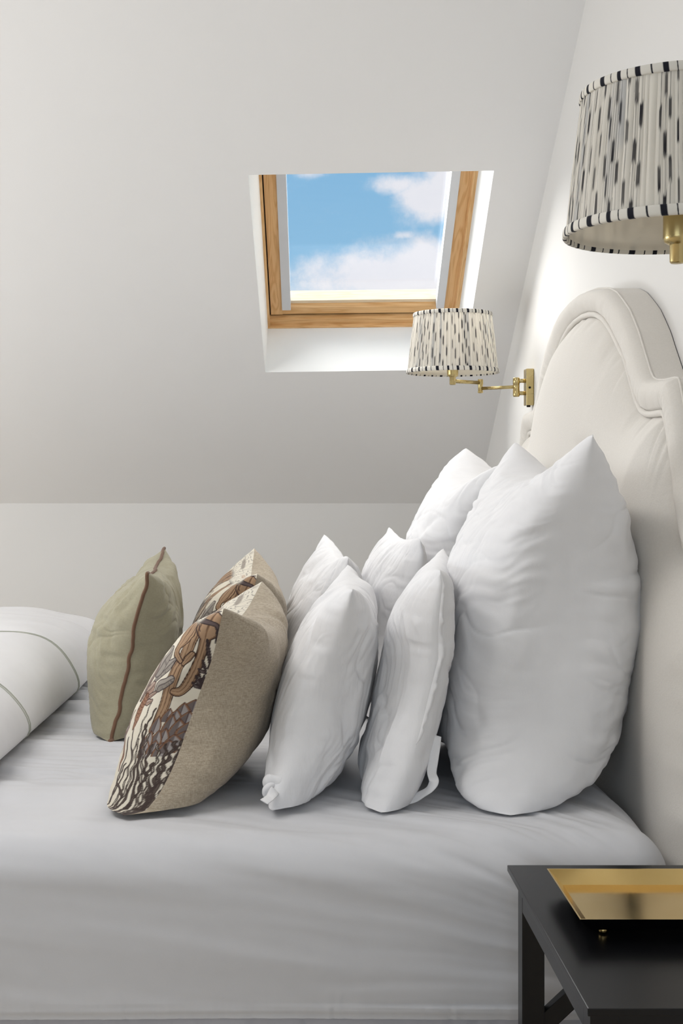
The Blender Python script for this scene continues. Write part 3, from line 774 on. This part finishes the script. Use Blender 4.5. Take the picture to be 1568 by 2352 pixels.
# the printed pattern in fabric coordinates: (shape, ink, centre line (u from near seam, v from lower edge), widths)
PRINT = [
('rib', 'tan', [(.147, .93), (.077, .883), (.074, .836), (.077, .776), (.094, .726), (.094, .672), (.094, .599), (.087, .538), (.094, .478), (.097, .428)], [.077, .067, .047, .046, .049, .053, .051, .045, .032, .021]),
('rib', 'tan', [(.117, .873), (.127, .809), (.127, .776), (.09, .746)], [.1, .04, .035, .018]),
('rib', 'tan', [(.074, .739), (.064, .763), (.054, .786)], [.018, .029, .024]),
('rib', 'tan', [(.028, .925), (.027, .866), (.027, .779), (.03, .699), (.037, .632), (.05, .609), (.074, .612)], [.1, .031, .026, .032, .037, .038, .026]),
('leaf', 'grey', [(.171, .599), (.151, .629), (.12, .642), (.1, .662), (.09, .669)], [.013, .044, .04, .036, .011]),
('leaf', 'grey', [(.207, .635), (.177, .676), (.144, .716), (.124, .746)], [.02, .037, .046, .018]),
('leaf', 'grey', [(.224, .666), (.217, .712), (.191, .756), (.171, .786)], [.02, .1, .073, .017]),
('leaf', 'brn', [(.258, .552), (.258, .602), (.261, .672), (.28, .732)], [.021, .041, .053, .018]),
('leaf', 'pink', [(.217, .569), (.187, .585), (.164, .599)], [.019, .019, .012]),
('leaf', 'pink', [(.221, .545), (.191, .552), (.167, .562)], [.013, .027, .013]),
('leaf', 'pink', [(.227, .595), (.204, .615), (.187, .632)], [.036, .044, .013]),
('scale', 'org', [(.224, .569), (.231, .518), (.221, .475), (.231, .435)], [.03, .03, .043, .017]),
('scale', 'org', [(.264, .502), (.324, .401), (.237, .328), (.194, .258)], [.003, .01, .027, .005]),
('blob', 'dark', [(.595, .913), (.007, .94), (.003, .906), (-.0, .873), (0, .846)], [.009, .034, .009, .009, .005]),
('blob', 'dark', [(.02, .86), (.013, .816), (.007, .783), (0, .746), (-.0, .722)], [.007, .013, .013, .009, .006]),
('leaf', 'dark', [(0, .699), (.01, .709), (.02, .722)], [.003, .012, .003]),
('leaf', 'dark', [(.003, .712), (.01, .732), (.017, .763)], [.001, .007, .003]),
('leaf', 'dark', [(-.001, .625), (.01, .635), (.023, .656)], [.003, .011, .003]),
('leaf', 'dark', [(0, .632), (.01, .656), (.02, .689)], [.003, .009, .003]),
('leaf', 'dark', [(0, .639), (.007, .666), (.013, .696)], [.003, .004, .001]),
('leaf', 'dark', [(0, .642), (.003, .672), (.003, .696)], [.004, .007, .001]),
('line', 'ink', [(.067, .89), (.043, .86)], [.003, .003]),
('line', 'ink', [(.074, .926), (.05, .89)], [.003, .003]),
('line', 'ink', [(.07, .96), (.595, .903), (.592, .916), (.01, .987)], [.007, .007, .1, .001]),
('line', 'ink', [(.01, .977), (-.005, .97), (-.009, .916)], [.005, .004, .002]),
('spike', 'ag', [(.06, .538), (.043, .475)], [.033, .03]),
('spike', 'ag', [(.003, .579), (-.006, .518)], [.009, .012]),
('spike', 'ag', [(.023, .565), (.01, .482)], [.024, .017]),
('spike', 'ag', [(.037, .532), (.023, .472)], [.013, .013]),
('spike', 'ag', [(.007, .525), (-.004, .452)], [.018, .022]),
('spike', 'ag', [(.043, .512), (.023, .428)], [.03, .027]),
('spike', 'ag', [(.09, .505), (.067, .431)], [.04, .037]),
('spike', 'ag', [(.02, .492), (.007, .408)], [.02, .016]),
('spike', 'ag', [(-.001, .478), (-.009, .438)], [.015, .016]),
('spike', 'ag', [(.05, .452), (.03, .378)], [.03, .026]),
('spike', 'ag', [(.07, .445), (.043, .371)], [.027, .024]),
('spike', 'ag', [(.1, .441), (.067, .368)], [.03, .023]),
('spike', 'ag', [(.003, .438), (-.006, .395)], [.014, .016]),
('spike', 'ag', [(.02, .425), (.01, .375)], [.014, .014]),
('spike', 'ag', [(.097, .398), (.07, .324)], [.03, .023]),
('spike', 'ag', [(.067, .401), (.047, .341)], [.023, .02]),
('spike', 'ag', [(.043, .391), (.027, .328)], [.024, .02]),
('spike', 'ag', [(.027, .401), (.013, .344)], [.02, .017]),
('wavy', 'wg', [(.164, .552), (.161, .475), (.154, .405), (.12, .321), (.104, .247), (.08, .171)], [.014, .01, .014, .007, .007, .007]),
('wavy', 'wd', [(.12, .532), (.127, .478), (.14, .428), (.114, .361), (.084, .268), (.043, .147)], [.011, .01, .014, .007, .008, .004]),
('wavy', 'wd', [(.217, .431), (.187, .371), (.134, .314), (.147, .258), (.137, .187)], [.024, .017, .01, .01, .014]),
('wavy', 'wg', [(.104, .425), (.104, .378), (.084, .304), (.054, .227), (.023, .137)], [.011, .01, .007, .007, .004]),
('wavy', 'wd', [(.14, .462), (.12, .425), (.117, .351), (.094, .261), (.067, .161)], [.008, .013, .014, .007, .011]),
('wavy', 'wd', [(.074, .378), (.077, .324), (.06, .268), (.023, .211), (.013, .14)], [.009, .007, .007, .008, .009]),
('wavy', 'wg', [(.057, .378), (.04, .331), (.04, .284), (.04, .234), (.017, .154)], [.006, .007, .008, .007, .004]),
('wavy', 'wd', [(.033, .381), (.023, .328), (.027, .284), (.02, .227), (.007, .147)], [.004, .009, .007, .008, .004]),
('wavy', 'wd', [(.013, .391), (.013, .341), (.017, .291), (.017, .244), (.003, .154)], [.007, .005, .011, .009, .003]),
('wavy', 'wg', [(0, .378), (0, .318), (.003, .268), (.003, .224), (-.007, .157)], [.007, .007, .005, .007, .007]),
('wavy', 'wd', [(0, .398), (-.001, .334), (0, .281), (-.005, .211), (-.012, .171)], [.006, .004, .006, .007, .007]),
('wavy', 'wd', [(.241, .391), (.187, .314), (.177, .234), (.13, .164)], [.02, .02, .02, .021]),
('wavy', 'wg', [(.147, .398), (.154, .358), (.13, .281), (.107, .207), (.097, .161)], [.014, .014, .01, .01, .01]),
('wavy', 'wd', [(.047, .301), (.05, .264), (.05, .211), (.04, .147)], [.007, .007, .012, .011]),
('wavy', 'wd', [(.164, .294), (.167, .254), (.161, .214), (.084, .177)], [.014, .016, .024, .007])
]
INK = {'tan': ('#a3866b', '#3c2b25'), 'grey': ('#938b82', '#4a4040'), 'brn': ('#7f6c62', '#4a3b36'), 'pink': ('#a98d7d', '#4a3a36'), 'org': ('#96705a', '#5e3c2c'),
       'dark': ('#5e5150', '#3c3233'), 'ink': ('#40343a', '#40343a'), 'ag': ('#7c7472', '#7c5238'), 'wd': ('#6a5f57', '#463b37'), 'wg': ('#a39a8e', '#4a403b')}
def cactus_colors(n):
    """colour of the printed linen, u = 0 at near edge .. 1 far, v = 0 bottom .. 1 top"""
    FU, FV = .56, .48
    u, v = np.meshgrid(np.linspace(0, 1, n), np.linspace(0, 1, n), indexing='ij')
    U = u*FU; V = v*FV
    cream = np.array(lin('#dcd4c3')[:3]); C_ = np.ones((n, n, 3))*cream
    def put(m, c): 
        m = np.clip(m, 0, 1)[..., None]; np.copyto(C_, C_*(1-m)+np.array(lin(c)[:3])*m)
    px = .0011; LW_ = .0011
    def stroke(pts, ws, kind, st, du=0., flip=False):
        if kind == 'wavy': pts = list(pts)+[(pts[-1][0]*.9, max(0, pts[-1][1]-.08)), (pts[-1][0]*.8, -.01)]
        P_ = np.array([((1-q[0] if flip else q[0])*FU+du, q[1]*FV) for q in pts]); W_ = np.array(ws)*FU/2
        W_ = np.interp(np.linspace(0, 1, len(P_)), np.linspace(0, 1, len(W_)), W_)
        # resample smoothly
        t = np.linspace(0, len(P_)-1, max(2, (len(P_)-1)*8+1)); Q = np.stack([np.interp(t, np.arange(len(P_)), P_[:, k]) for k in (0, 1)], 1); R = np.interp(t, np.arange(len(P_)), W_)
        for _ in range(6):
            if len(Q) > 4: Q[1:-1] = (Q[:-2]+2*Q[1:-1]+Q[2:])/4
        if kind == 'wavy':
            tn = np.gradient(Q, axis=0); tn /= np.linalg.norm(tn, axis=1)[:, None]+1e-9
            ph = np.arange(len(Q))*.9; Q = Q+np.stack([-tn[:, 1], tn[:, 0]], 1)*(.0016*np.sin(ph))[:, None]
            R = np.clip(R*1.0, .0009, .0019)*(1+.25*np.sin(ph*1.3))
        if kind == 'blob': R = R*.55
        if kind == 'line': R = np.full(len(Q), .0009)
        best = np.full((n, n), 9.); off = np.zeros((n, n)); al = np.zeros((n, n)); acc = 0
        pad = R.max()+.008
        lo = Q.min(0)-pad; hi = Q.max(0)+pad
        i0, i1 = int(np.clip(lo[0]/FU*(n-1), 0, n)), int(np.clip(hi[0]/FU*(n-1)+2, 0, n)); j0, j1 = int(np.clip(lo[1]/FV*(n-1), 0, n)), int(np.clip(hi[1]/FV*(n-1)+2, 0, n))
        if i1 <= i0 or j1 <= j0: return
        sl = (slice(i0, i1), slice(j0, j1)); Us, Vs = U[sl], V[sl]; bs = best[sl]; os_ = off[sl]; as_ = al[sl]
        for k in range(len(Q)-1):
            a, b = Q[k], Q[k+1]; d = b-a; L2 = d.dot(d)+1e-12; L_ = math.sqrt(L2)
            h = np.clip(((Us-a[0])*d[0]+(Vs-a[1])*d[1])/L2, 0, 1)
            dx = Us-a[0]-h*d[0]; dy = Vs-a[1]-h*d[1]; r = R[k]*(1-h)+R[k+1]*h
            dd = np.hypot(dx, dy)-r; cr = (dx*d[1]-dy*d[0])/L_/np.maximum(r, 1e-4)
            m = dd < bs
            bs[m] = dd[m]; os_[m] = cr[m]; as_[m] = (acc+h*L_)[m]
            acc += L_
        full = np.zeros((n, n)); M = lambda x: (full.__setitem__(sl, x), full)[1].copy()
        fill, edge = INK[st]
        inside = smooth(px*.6, -px*.6, bs); rim_ = smooth(LW_+px*.4, LW_-px*.4, np.abs(bs+LW_*.4))
        if kind in ('line',): put(M(inside), fill); return
        put(M(inside), fill)
        if kind == 'rib':
            put(M(inside*smooth(.45, .9, np.cos(os_*np.pi*3.0))*.8), '#5a4030'); put(M(inside*smooth(.5, 1, np.sin(os_*np.pi*3+as_*90))*.20), '#c79f78')
        if kind == 'leaf': put(M(inside*smooth(.22, .08, np.abs(os_))*.7), edge); put(M(inside*smooth(.4, .9, np.sin(as_*2400))*(os_ < 0)*.5), edge); put(M(inside*(os_ > .1)*.25), '#b4aca2')
        if kind == 'scale': put(M(inside*smooth(.3, .9, np.sin(as_*900+np.abs(os_)*3))*.7), edge)
        if kind == 'wavy': put(M(inside*smooth(.45, .25, np.abs(os_))*.75), '#cfc6b6' if st == 'wg' else '#5f544d')
        put(M(rim_), edge)
    def spike(tip, h, w, du=0.):
        tx = tip[0]*FU+du; ty = tip[1]*FV; w = w*FU*.5; h = h*FV
        tt_ = (ty-V)/h; prof_ = w*np.clip(np.sin(np.clip(tt_, 0, 1)*np.pi*.62), 0, 1)**.9
        dd = np.where((tt_ > 0) & (tt_ < 1.0), np.abs(U-tx)-prof_, 9.)
        ins = smooth(px*.6, -px*.6, dd)
        put(ins, '#85634d'); core = smooth(px*.5, -px*.5, dd+.0032)
        put(core*(U < tx), '#9b9592'); put(core*(U >= tx), '#6e6461'); put(ins*smooth(.0009, .0003, np.abs(U-tx))*.8, '#44343a')
        put(ins*smooth(.0012, .0005, np.abs(dd)), '#4a3028')
    put_sky = lambda: put(smooth(.90, .935, v+.012*vnoise(U*30, V*0, 98))*smooth(.05, .09, u), '#dcd5c6')
    dots = smooth(.22, .5, vnoise(U*190, V*150, 95))*smooth(.2, .5, vnoise(U*16, V*40, 96))
    for du, fl in ((.62*FU, False), (.31*FU, False), (0., False)):
        for kind, st, P_, W_ in [q for q in PRINT if q[0] != 'spike' and q[0] != 'wavy']: stroke(P_, W_, kind, st, du, fl)
        for kind, st, P_, W_ in [q for q in PRINT if q[0] == 'spike']: spike(P_[0], max(.06, P_[0][1]-P_[-1][1]), max(W_[0], .045), du)
        for kind, st, P_, W_ in [q for q in PRINT if q[0] == 'wavy']: stroke(P_, W_, kind, st, du, fl)
    put_sky()
    # fine ink lines running across the upper part of the cloth (distant hills) 
    hl = fbm(U*14, V*46, 91, 3)
    zone = smooth(.87, .93, v)*smooth(.04, .09, u)*smooth(.97, .9, u)
    put(zone*smooth(.12, .02, np.abs((hl*3) % 1-.5))*.75, '#5e5752'); put(zone*smooth(.35, .5, vnoise(U*9, V*60, 94))*.55, '#b58a68')
    put(zone*smooth(.5, .7, vnoise(U*9+5, V*80, 97))*.8, '#8b8178')
    put(dots*smooth(.45, .6, v)*smooth(.86, .8, v)*smooth(.22, .3, u), '#2c2624')
    return C_
def cactus(label, spec, n=420):
    X, G = pillow_surface(spec, n)
    c = X.reshape(-1, 3).mean(0)
    root = empty('scatter_cushion', (c[0], c[1], BT), label, 'cushion', GD)
    mf = pillow_mesh('printed_front', X, (0,)); C_ = cactus_colors(n); set_color(mf, C_[::-1].reshape(-1, 3))
    f = link_mesh('printed_front', mf, M_print, root); f['label'] = 'cream linen front printed with brown cacti'
    b = link_mesh('linen_back', pillow_mesh('linen_back', X[:, ::2, ::2] if False else X, (1,)), M_flax, root); b['label'] = 'plain flax linen back'
    return X
specD1 = dict(W=.56, H=.48, T=.21, seed=4, yc=2.37, zb=Z(-.622), zt=Z(-.212), prof=ROWD, yaw=.03, kmax=2.4, creases=[(.005, 1.6, 1.8, 0, 1), (.002, 4, 5, 0, 2)], pw=.8, pinch=.035, seam=[(.55, -.015), (.62, 0), (1, 0)])
XD1 = cactus('cushion with cactus print front and bare linen side facing the camera, nearest one', specD1)
specD2 = dict(specD1); specD2.update(prof=[(a_, b_+.028*smooth(Z(-.3), Z(-.45), a_), c_) for a_, b_, c_ in ROWD], yc=3.07, yaw=-.01, zt=Z(-.198), tilt=.014, cs=40)
XD2 = cactus('cactus print cushion on the far side, half hidden behind the near one', specD2)

# ---- green cushion
specE = dict(W=.66, H=.46, T=.18, seed=5, yc=2.99, zb=Z(-.622), zt=Z(-.195), prof=ROWE, yaw=-.012, kmax=2.4, creases=SOFT, pw=.75, pinch=.02, tilt=.008, seam=[(.55, 0), (.8, .02), (1, 0)])
GE_, XE = white_pillow('scatter_cushion', 'sage green cushion with wavy brown piping beside the folded duvet', 'cushion', None, specE, M_green)
ring_ = np.concatenate([XE[0][0, :-1], XE[0][:-1, -1], XE[0][-1, :0:-1], XE[0][:0:-1, 0]])
ring_ = ring_+np.stack([.003*vnoise(np.arange(len(ring_))*.09, np.zeros(len(ring_)), 6), np.zeros(len(ring_)), np.zeros(len(ring_))], 1)
tube('piping', ring_, .0042, M_brown, GE_, 10, closed=True)

# ------------------------------------------------------------------ wall lamps
def ikat_shade(R0, R1, h, n=1500, m=110):
    """gathered fabric shade, local origin at the centre of its lower rim"""
    a = np.linspace(0, 2*np.pi, n, endpoint=False); v = np.linspace(0, 1, m)
    rs = np.random.RandomState(8)
    # pleat warp: irregular widths
    NP = 104
    wd = .45+rs.rand(NP)*1.1; ed = np.r_[0, np.cumsum(wd)]; ed = ed/ed[-1]
    A, V = np.meshgrid(a/(2*np.pi), v, indexing='ij')
    wob = .0012*fbm(A*60, V*2.0, 3, 2)
    As = (A+wob) % 1
    k = np.clip(np.searchsorted(ed, As, side='right')-1, 0, NP-1); f = (As-ed[k])/(ed[k+1]-ed[k])
    rip = np.sin(np.pi*f)**.6
    R = R0+(R1-R0)*V
    env = .35+.65*np.sin(np.pi*V)
    r = R+.0022*(rip-.5)*env*(wd[k]/1.0)
    X = np.stack([r*np.cos(A*2*np.pi), r*np.sin(A*2*np.pi), V*h], -1)
    cream = np.array(lin('#efebe3')[:3]); ink = np.array(lin('#23232b')[:3]); grey = np.array(lin('#b9bcc2')[:3])
    C_ = np.ones((n, m, 3))*cream
    g = (rs.rand(NP) < .25)[k]*smooth(.2, .9, .5+.5*vnoise(A*70, V*3, 5))
    C_ = C_*(1-.6*g[..., None])+grey*(.6*g[..., None])
    # one dash track per pleat, staggered
    per = .40
    ph = (np.arange(NP)*.382+rs.rand(NP)*.12) % 1
    yy = (V/per+ph[k]) % 1
    fr = .5+.5*vnoise(A*900, V*14, 13)
    on = smooth(.28, .40, yy+.10*fr)*smooth(.80, .68, yy+.10*fr)
    cent = (.5+.25*(rs.rand(NP)-.5))[k]; hw = (.0016/R0/(2*np.pi))/((ed[k+1]-ed[k]))*(.8+.8*rs.rand(NP)[k])
    bodyw = smooth(hw*1.25, hw*.8, abs(f-cent))
    act = (rs.rand(NP) < .8)[k]*(.88+.12*vnoise(A*50, V*7, 23))
    dash = on*bodyw*act
    tail = smooth(hw*.42, hw*.15, abs(f-cent))*act*(.55+.3*vnoise(A*40, V*5, 19))
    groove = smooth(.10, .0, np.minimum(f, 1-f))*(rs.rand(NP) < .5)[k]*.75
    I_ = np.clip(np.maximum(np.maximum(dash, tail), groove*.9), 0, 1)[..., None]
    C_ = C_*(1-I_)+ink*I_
    return X, C_
def trim_band(R, z0, z1, out, n=1440, seed=1):
    a = np.linspace(0, 1, n, endpoint=False)
    m = 12; th = np.linspace(-np.pi/2, np.pi/2, m)
    A, TH = np.meshgrid(a, th, indexing='ij')
    Rv = R[0]+(R[1]-R[0])*(np.sin(TH)*.5+.5)
    r = Rv+out*np.cos(TH)**.6
    z = (z0+z1)/2+(z1-z0)/2*np.sin(TH)
    # inner return
    Xo = np.stack([r*np.cos(A*2*np.pi), r*np.sin(A*2*np.pi), z], -1)
    Xi = Xo[:, ::-1].copy(); ri = Rv[:, ::-1]-.0025
    Xi[..., 0] = ri*np.cos(A*2*np.pi); Xi[..., 1] = ri*np.sin(A*2*np.pi)
    X = np.concatenate([Xo, Xi], 1); A2 = np.concatenate([A, A], 1); V2 = np.concatenate([TH, TH[:, ::-1]], 1)
    cream = np.array(lin('#e4dfd5')[:3]); ink = np.array(lin('#23232b')[:3])
    NP = 27; q = (A2*NP+.10*np.sin(A2*61)+.02*V2) % 1
    thick = smooth(.13, .10, abs(q-.25)); thin = smooth(.035, .02, abs(q-.75))
    I_ = np.maximum(thick, thin)[..., None]
    return X, np.ones(X.shape)*cream*(1-I_)+ink*I_
SR0, SR1, SH = .139, .118, .184
sX, sC = ikat_shade(SR0, SR1, SH)
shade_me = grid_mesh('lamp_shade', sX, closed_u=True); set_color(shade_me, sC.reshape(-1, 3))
t1X, t1C = trim_band((SR0+.001, SR0-.0005), -.001, .0125, .0035); t2X, t2C = trim_band((SR1+.0015, SR1+.0005), SH-.011, SH+.001, .003)
tb_me = grid_mesh('shade_trim', t1X, closed_u=True, closed_v=True); set_color(tb_me, t1C.reshape(-1, 3))
tt_me = grid_mesh('shade_trim', t2X, closed_u=True, closed_v=True); set_color(tt_me, t2C.reshape(-1, 3))
li_a = np.linspace(0, 2*np.pi, 96, endpoint=False)
li_X = np.stack([np.stack([(SR0+(SR1-SR0)*v-.0045)*np.cos(li_a), (SR0+(SR1-SR0)*v-.0045)*np.sin(li_a), 0*li_a+v*SH], -1) for v in np.linspace(.02, .98, 8)], 1)
lining_me = grid_mesh('shade_lining', li_X, closed_u=True); set_color(lining_me, np.ones((96*8, 3))*np.array(lin('#efe9dd')[:3]))
M_bulb = principled('bulb_glass', '#e8e6e0', .3, spec=.5)[0]
def wall_lamp(label, cx, cy, elbow, piv, rot):
    """cx,cy shade axis; elbow (x,y); piv (x,y)"""
    zr = CAMZ+.299                   # lower rim
    root = empty('wall_lamp', (XW-.02, piv[1], CAMZ+.256), label, 'lamp', 'brass swing-arm wall lamps beside the bed')
    def inst(name, me, zoff=0):
        o = bpy.data.objects.new(name, me); COL.objects.link(o); o.parent = root
        o.location = Vector((cx, cy, zr))-root.location; o.rotation_euler = (0, 0, rot)
        if not me.materials: me.materials.append(M_ikat if name != 'shade_trim' else M_ikat_trim)
        me.polygons.foreach_set('use_smooth', [True]*len(me.polygons))
        return o
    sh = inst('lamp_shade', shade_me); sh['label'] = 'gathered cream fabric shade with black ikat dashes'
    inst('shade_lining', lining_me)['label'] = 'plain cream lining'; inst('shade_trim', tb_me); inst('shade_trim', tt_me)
    zn = CAMZ+.274
    # spider ring inside the shade, socket, bulb
    lathe('lamp_socket', [(0.0005, zr+.045), (.0165, zr+.045), (.0175, zr+.040), (.0175, zr-.003), (.016, zr-.009), (.011, zr-.012), (.0095, zr-.013), (.0095, zr-.034), (.008, zr-.036), (.0005, zr-.036)], cx, cy, M_brass, root)
    lathe('bulb', [(.0005, zr+.15), (.015, zr+.146), (.027, zr+.125), (.029, zr+.105), (.02, zr+.075), (.013, zr+.055), (.013, zr+.044), (.0005, zr+.044)], cx, cy, M_bulb, root, 32)
    zs = zr+SH-.02
    for k in range(3):
        a = rot+.7+k*2*math.pi/3
        tube('shade_spoke', [(cx+.012*math.cos(a), cy+.012*math.sin(a), zr+.046), (cx+.05*math.cos(a), cy+.05*math.sin(a), zr+.09), (cx+.116*math.cos(a), cy+.116*math.sin(a), zs)], .0012, M_brass, root, 6)
    ex, ey = elbow; pxx, pyy = piv
    z2 = CAMZ+.2745; z1 = CAMZ+.2565
    tube('upper_arm', [(cx, cy, z2), (ex, ey, z2)], .0058, M_brass, root, 16)
    lathe('elbow_joint', [(.0005, z2+.011), (.0075, z2+.011), (.0088, z2+.009), (.0088, z2-.004), (.0075, z2-.008), (.0075, z1-.008), (.0085, z1-.010), (.0085, z1-.012), (.006, z1-.0145), (.0005, z1-.015)], ex, ey, M_brass, root, 24)
    tube('lower_arm', [(ex, ey, z1), (pxx, pyy, z1)], .0052, M_brass, root, 16)
    zp = CAMZ+.256
    lathe('pivot_barrel', [(.0005, zp+.029), (.0085, zp+.029), (.0105, zp+.026), (.0105, zp+.0085), (.0098, zp+.008), (.0098, zp-.0085), (.0105, zp-.009), (.0105, zp-.026), (.0085, zp-.030), (.0005, zp-.030)], pxx, pyy, M_brass, root, 28)
    for dz in (.019, -.019):
        tube('bracket_pin', [(pxx, pyy, zp+dz), (XW-.014, pyy, zp+dz)], .0062, M_brass, root, 14)
    bm = bmesh.new(); box_bm(bm, XW-.024, XW-.001, pyy-.0225, pyy+.0225, zp-.057, zp+.055); bm_obj('back_plate', bm, M_brass, root, .003, segs=3)
    tube('plate_screw', [(XW-.014, pyy-.0222, zp-.003), (XW-.014, pyy-.0245, zp-.003)], .0035, M_dark, root, 12)
    tube('switch', [(XW-.014, pyy-.004, zp-.056), (XW-.014, pyy-.004, zp-.062)], .006, M_dark, root, 12)
    return root
wall_lamp('far swing-arm wall lamp with small gathered shade below the roof window', .514, 3.89, (.611, 3.965), (.709, 3.885), 0)
wall_lamp('large near lamp with gathered shade cut off by the right edge of the photo', .4975, 1.605, (.655, 1.70), (.709, 1.955), 1.9)

# ------------------------------------------------------------------ nightstand and tray
ns = empty('nightstand', (.54, 1.64, 0), 'black nightstand with thin top and crossed bars in the right foreground', 'nightstand')
TX0, TX1, TY0, TY1 = .333, .752, 1.393, 1.90; TZ = CAMZ-.594
box('table_top', (TX0, TX1, TY0, TY1, TZ-.009, TZ), M_black, ns, .0015)
LX0, LX1, LY0, LY1 = .3365, .735, 1.396, 1.830
for (x, y) in ((LX0, LY1-.032), (LX1-.032, LY1-.032), (LX0, LY0), (LX1-.032, LY0)):
    box('leg', (x, x+.032, y, y+.032, .001, TZ-.009), M_black, ns, .0012)
for nm, b in (('rail', (LX0+.0003, LX0+.02, LY0+.032, LY1-.032, TZ-.036, TZ-.009)), ('rail', (LX1-.02, LX1-.0005, LY0+.032, LY1-.032, TZ-.036, TZ-.009)),
              ('rail', (LX0+.032, LX1-.032, LY1-.026, LY1-.006, TZ-.036, TZ-.009)), ('rail', (LX0+.032, LX1-.032, LY0+.003, LY0+.022, TZ-.06, TZ-.009))):
    box(nm, b, M_black, ns, .001)
def brace(x0, z0, x1, z1):
    d = Vector((x1-x0, 0, z1-z0)); n = Vector((-d.z, 0, d.x)).normalized()*.013
    ya, yb = LY1-.026, LY1-.010
    hexa('cross_bar', [Vector((x0, ya, z0))-n, Vector((x1, ya, z1))-n, Vector((x1, ya, z1))+n, Vector((x0, ya, z0))+n, Vector((x0, yb, z0))-n, Vector((x1, yb, z1))-n, Vector((x1, yb, z1))+n, Vector((x0, yb, z0))+n], M_black, ns, .001)
brace(LX0+.02, .365, .56, .556); brace(LX1-.02, .365, .51, .556)
box('lower_shelf', (LX0+.002, LX1-.002, LY0+.002, LY1-.002, .12, .138), M_black, ns, .0015)

tray = empty('tray', (.54, 1.69, TZ), 'rectangular gold metal tray with sloping rim on the black nightstand', 'tray')
x0, x1, y0, y1 = .372, .70, 1.590, 1.789; zt = TZ+.029; zf = TZ+.012; ins = .017; th = .002
bm = bmesh.new()
def rct(x0, x1, y0, y1, z): return [bm.verts.new(p) for p in ((x0, y0, z), (x1, y0, z), (x1, y1, z), (x0, y1, z))]
a = rct(x0+ins, x1-ins, y0+ins, y1-ins, zf); b = rct(x0, x1, y0, y1, zt); c = rct(x0-th, x1+th, y0-th, y1+th, zt); d = rct(x0+ins-th, x1-ins+th, y0+ins-th, y1-ins+th, zf-th)
bm.faces.new(a)
for p, q in ((a, b), (b, c)):
    for k in range(4): bm.faces.new((p[k], p[(k+1) % 4], q[(k+1) % 4], q[k]))
bm2 = bmesh.new(); m_ = {}
for v in c+d: m_[v] = bm2.verts.new(v.co-Vector((0, 0, .0003)))
bm2.faces.new([m_[v] for v in d])
for k in range(4): bm2.faces.new([m_[v] for v in (c[k], c[(k+1) % 4], d[(k+1) % 4], d[k])])
for v in d: bm.verts.remove(v)
bm_obj('tray_body', bm, M_gold, tray); bm_obj('underside', bm2, M_black, tray)['label'] = 'underside coloured black for the shadow below the tray'  # underside blackened so the table below it stays as dark as shade
for (fx, fy) in ((x0+.035, y0+.03), (x1-.035, y0+.03), (x0+.035, y1-.03), (x1-.035, y1-.03)):
    lathe('foot', [(.0003, TZ+.0003), (.005, TZ+.0005), (.006, TZ+.003), (.006, zf-.0015), (.0003, zf-.0015)], fx, fy, M_gold, tray, 20)
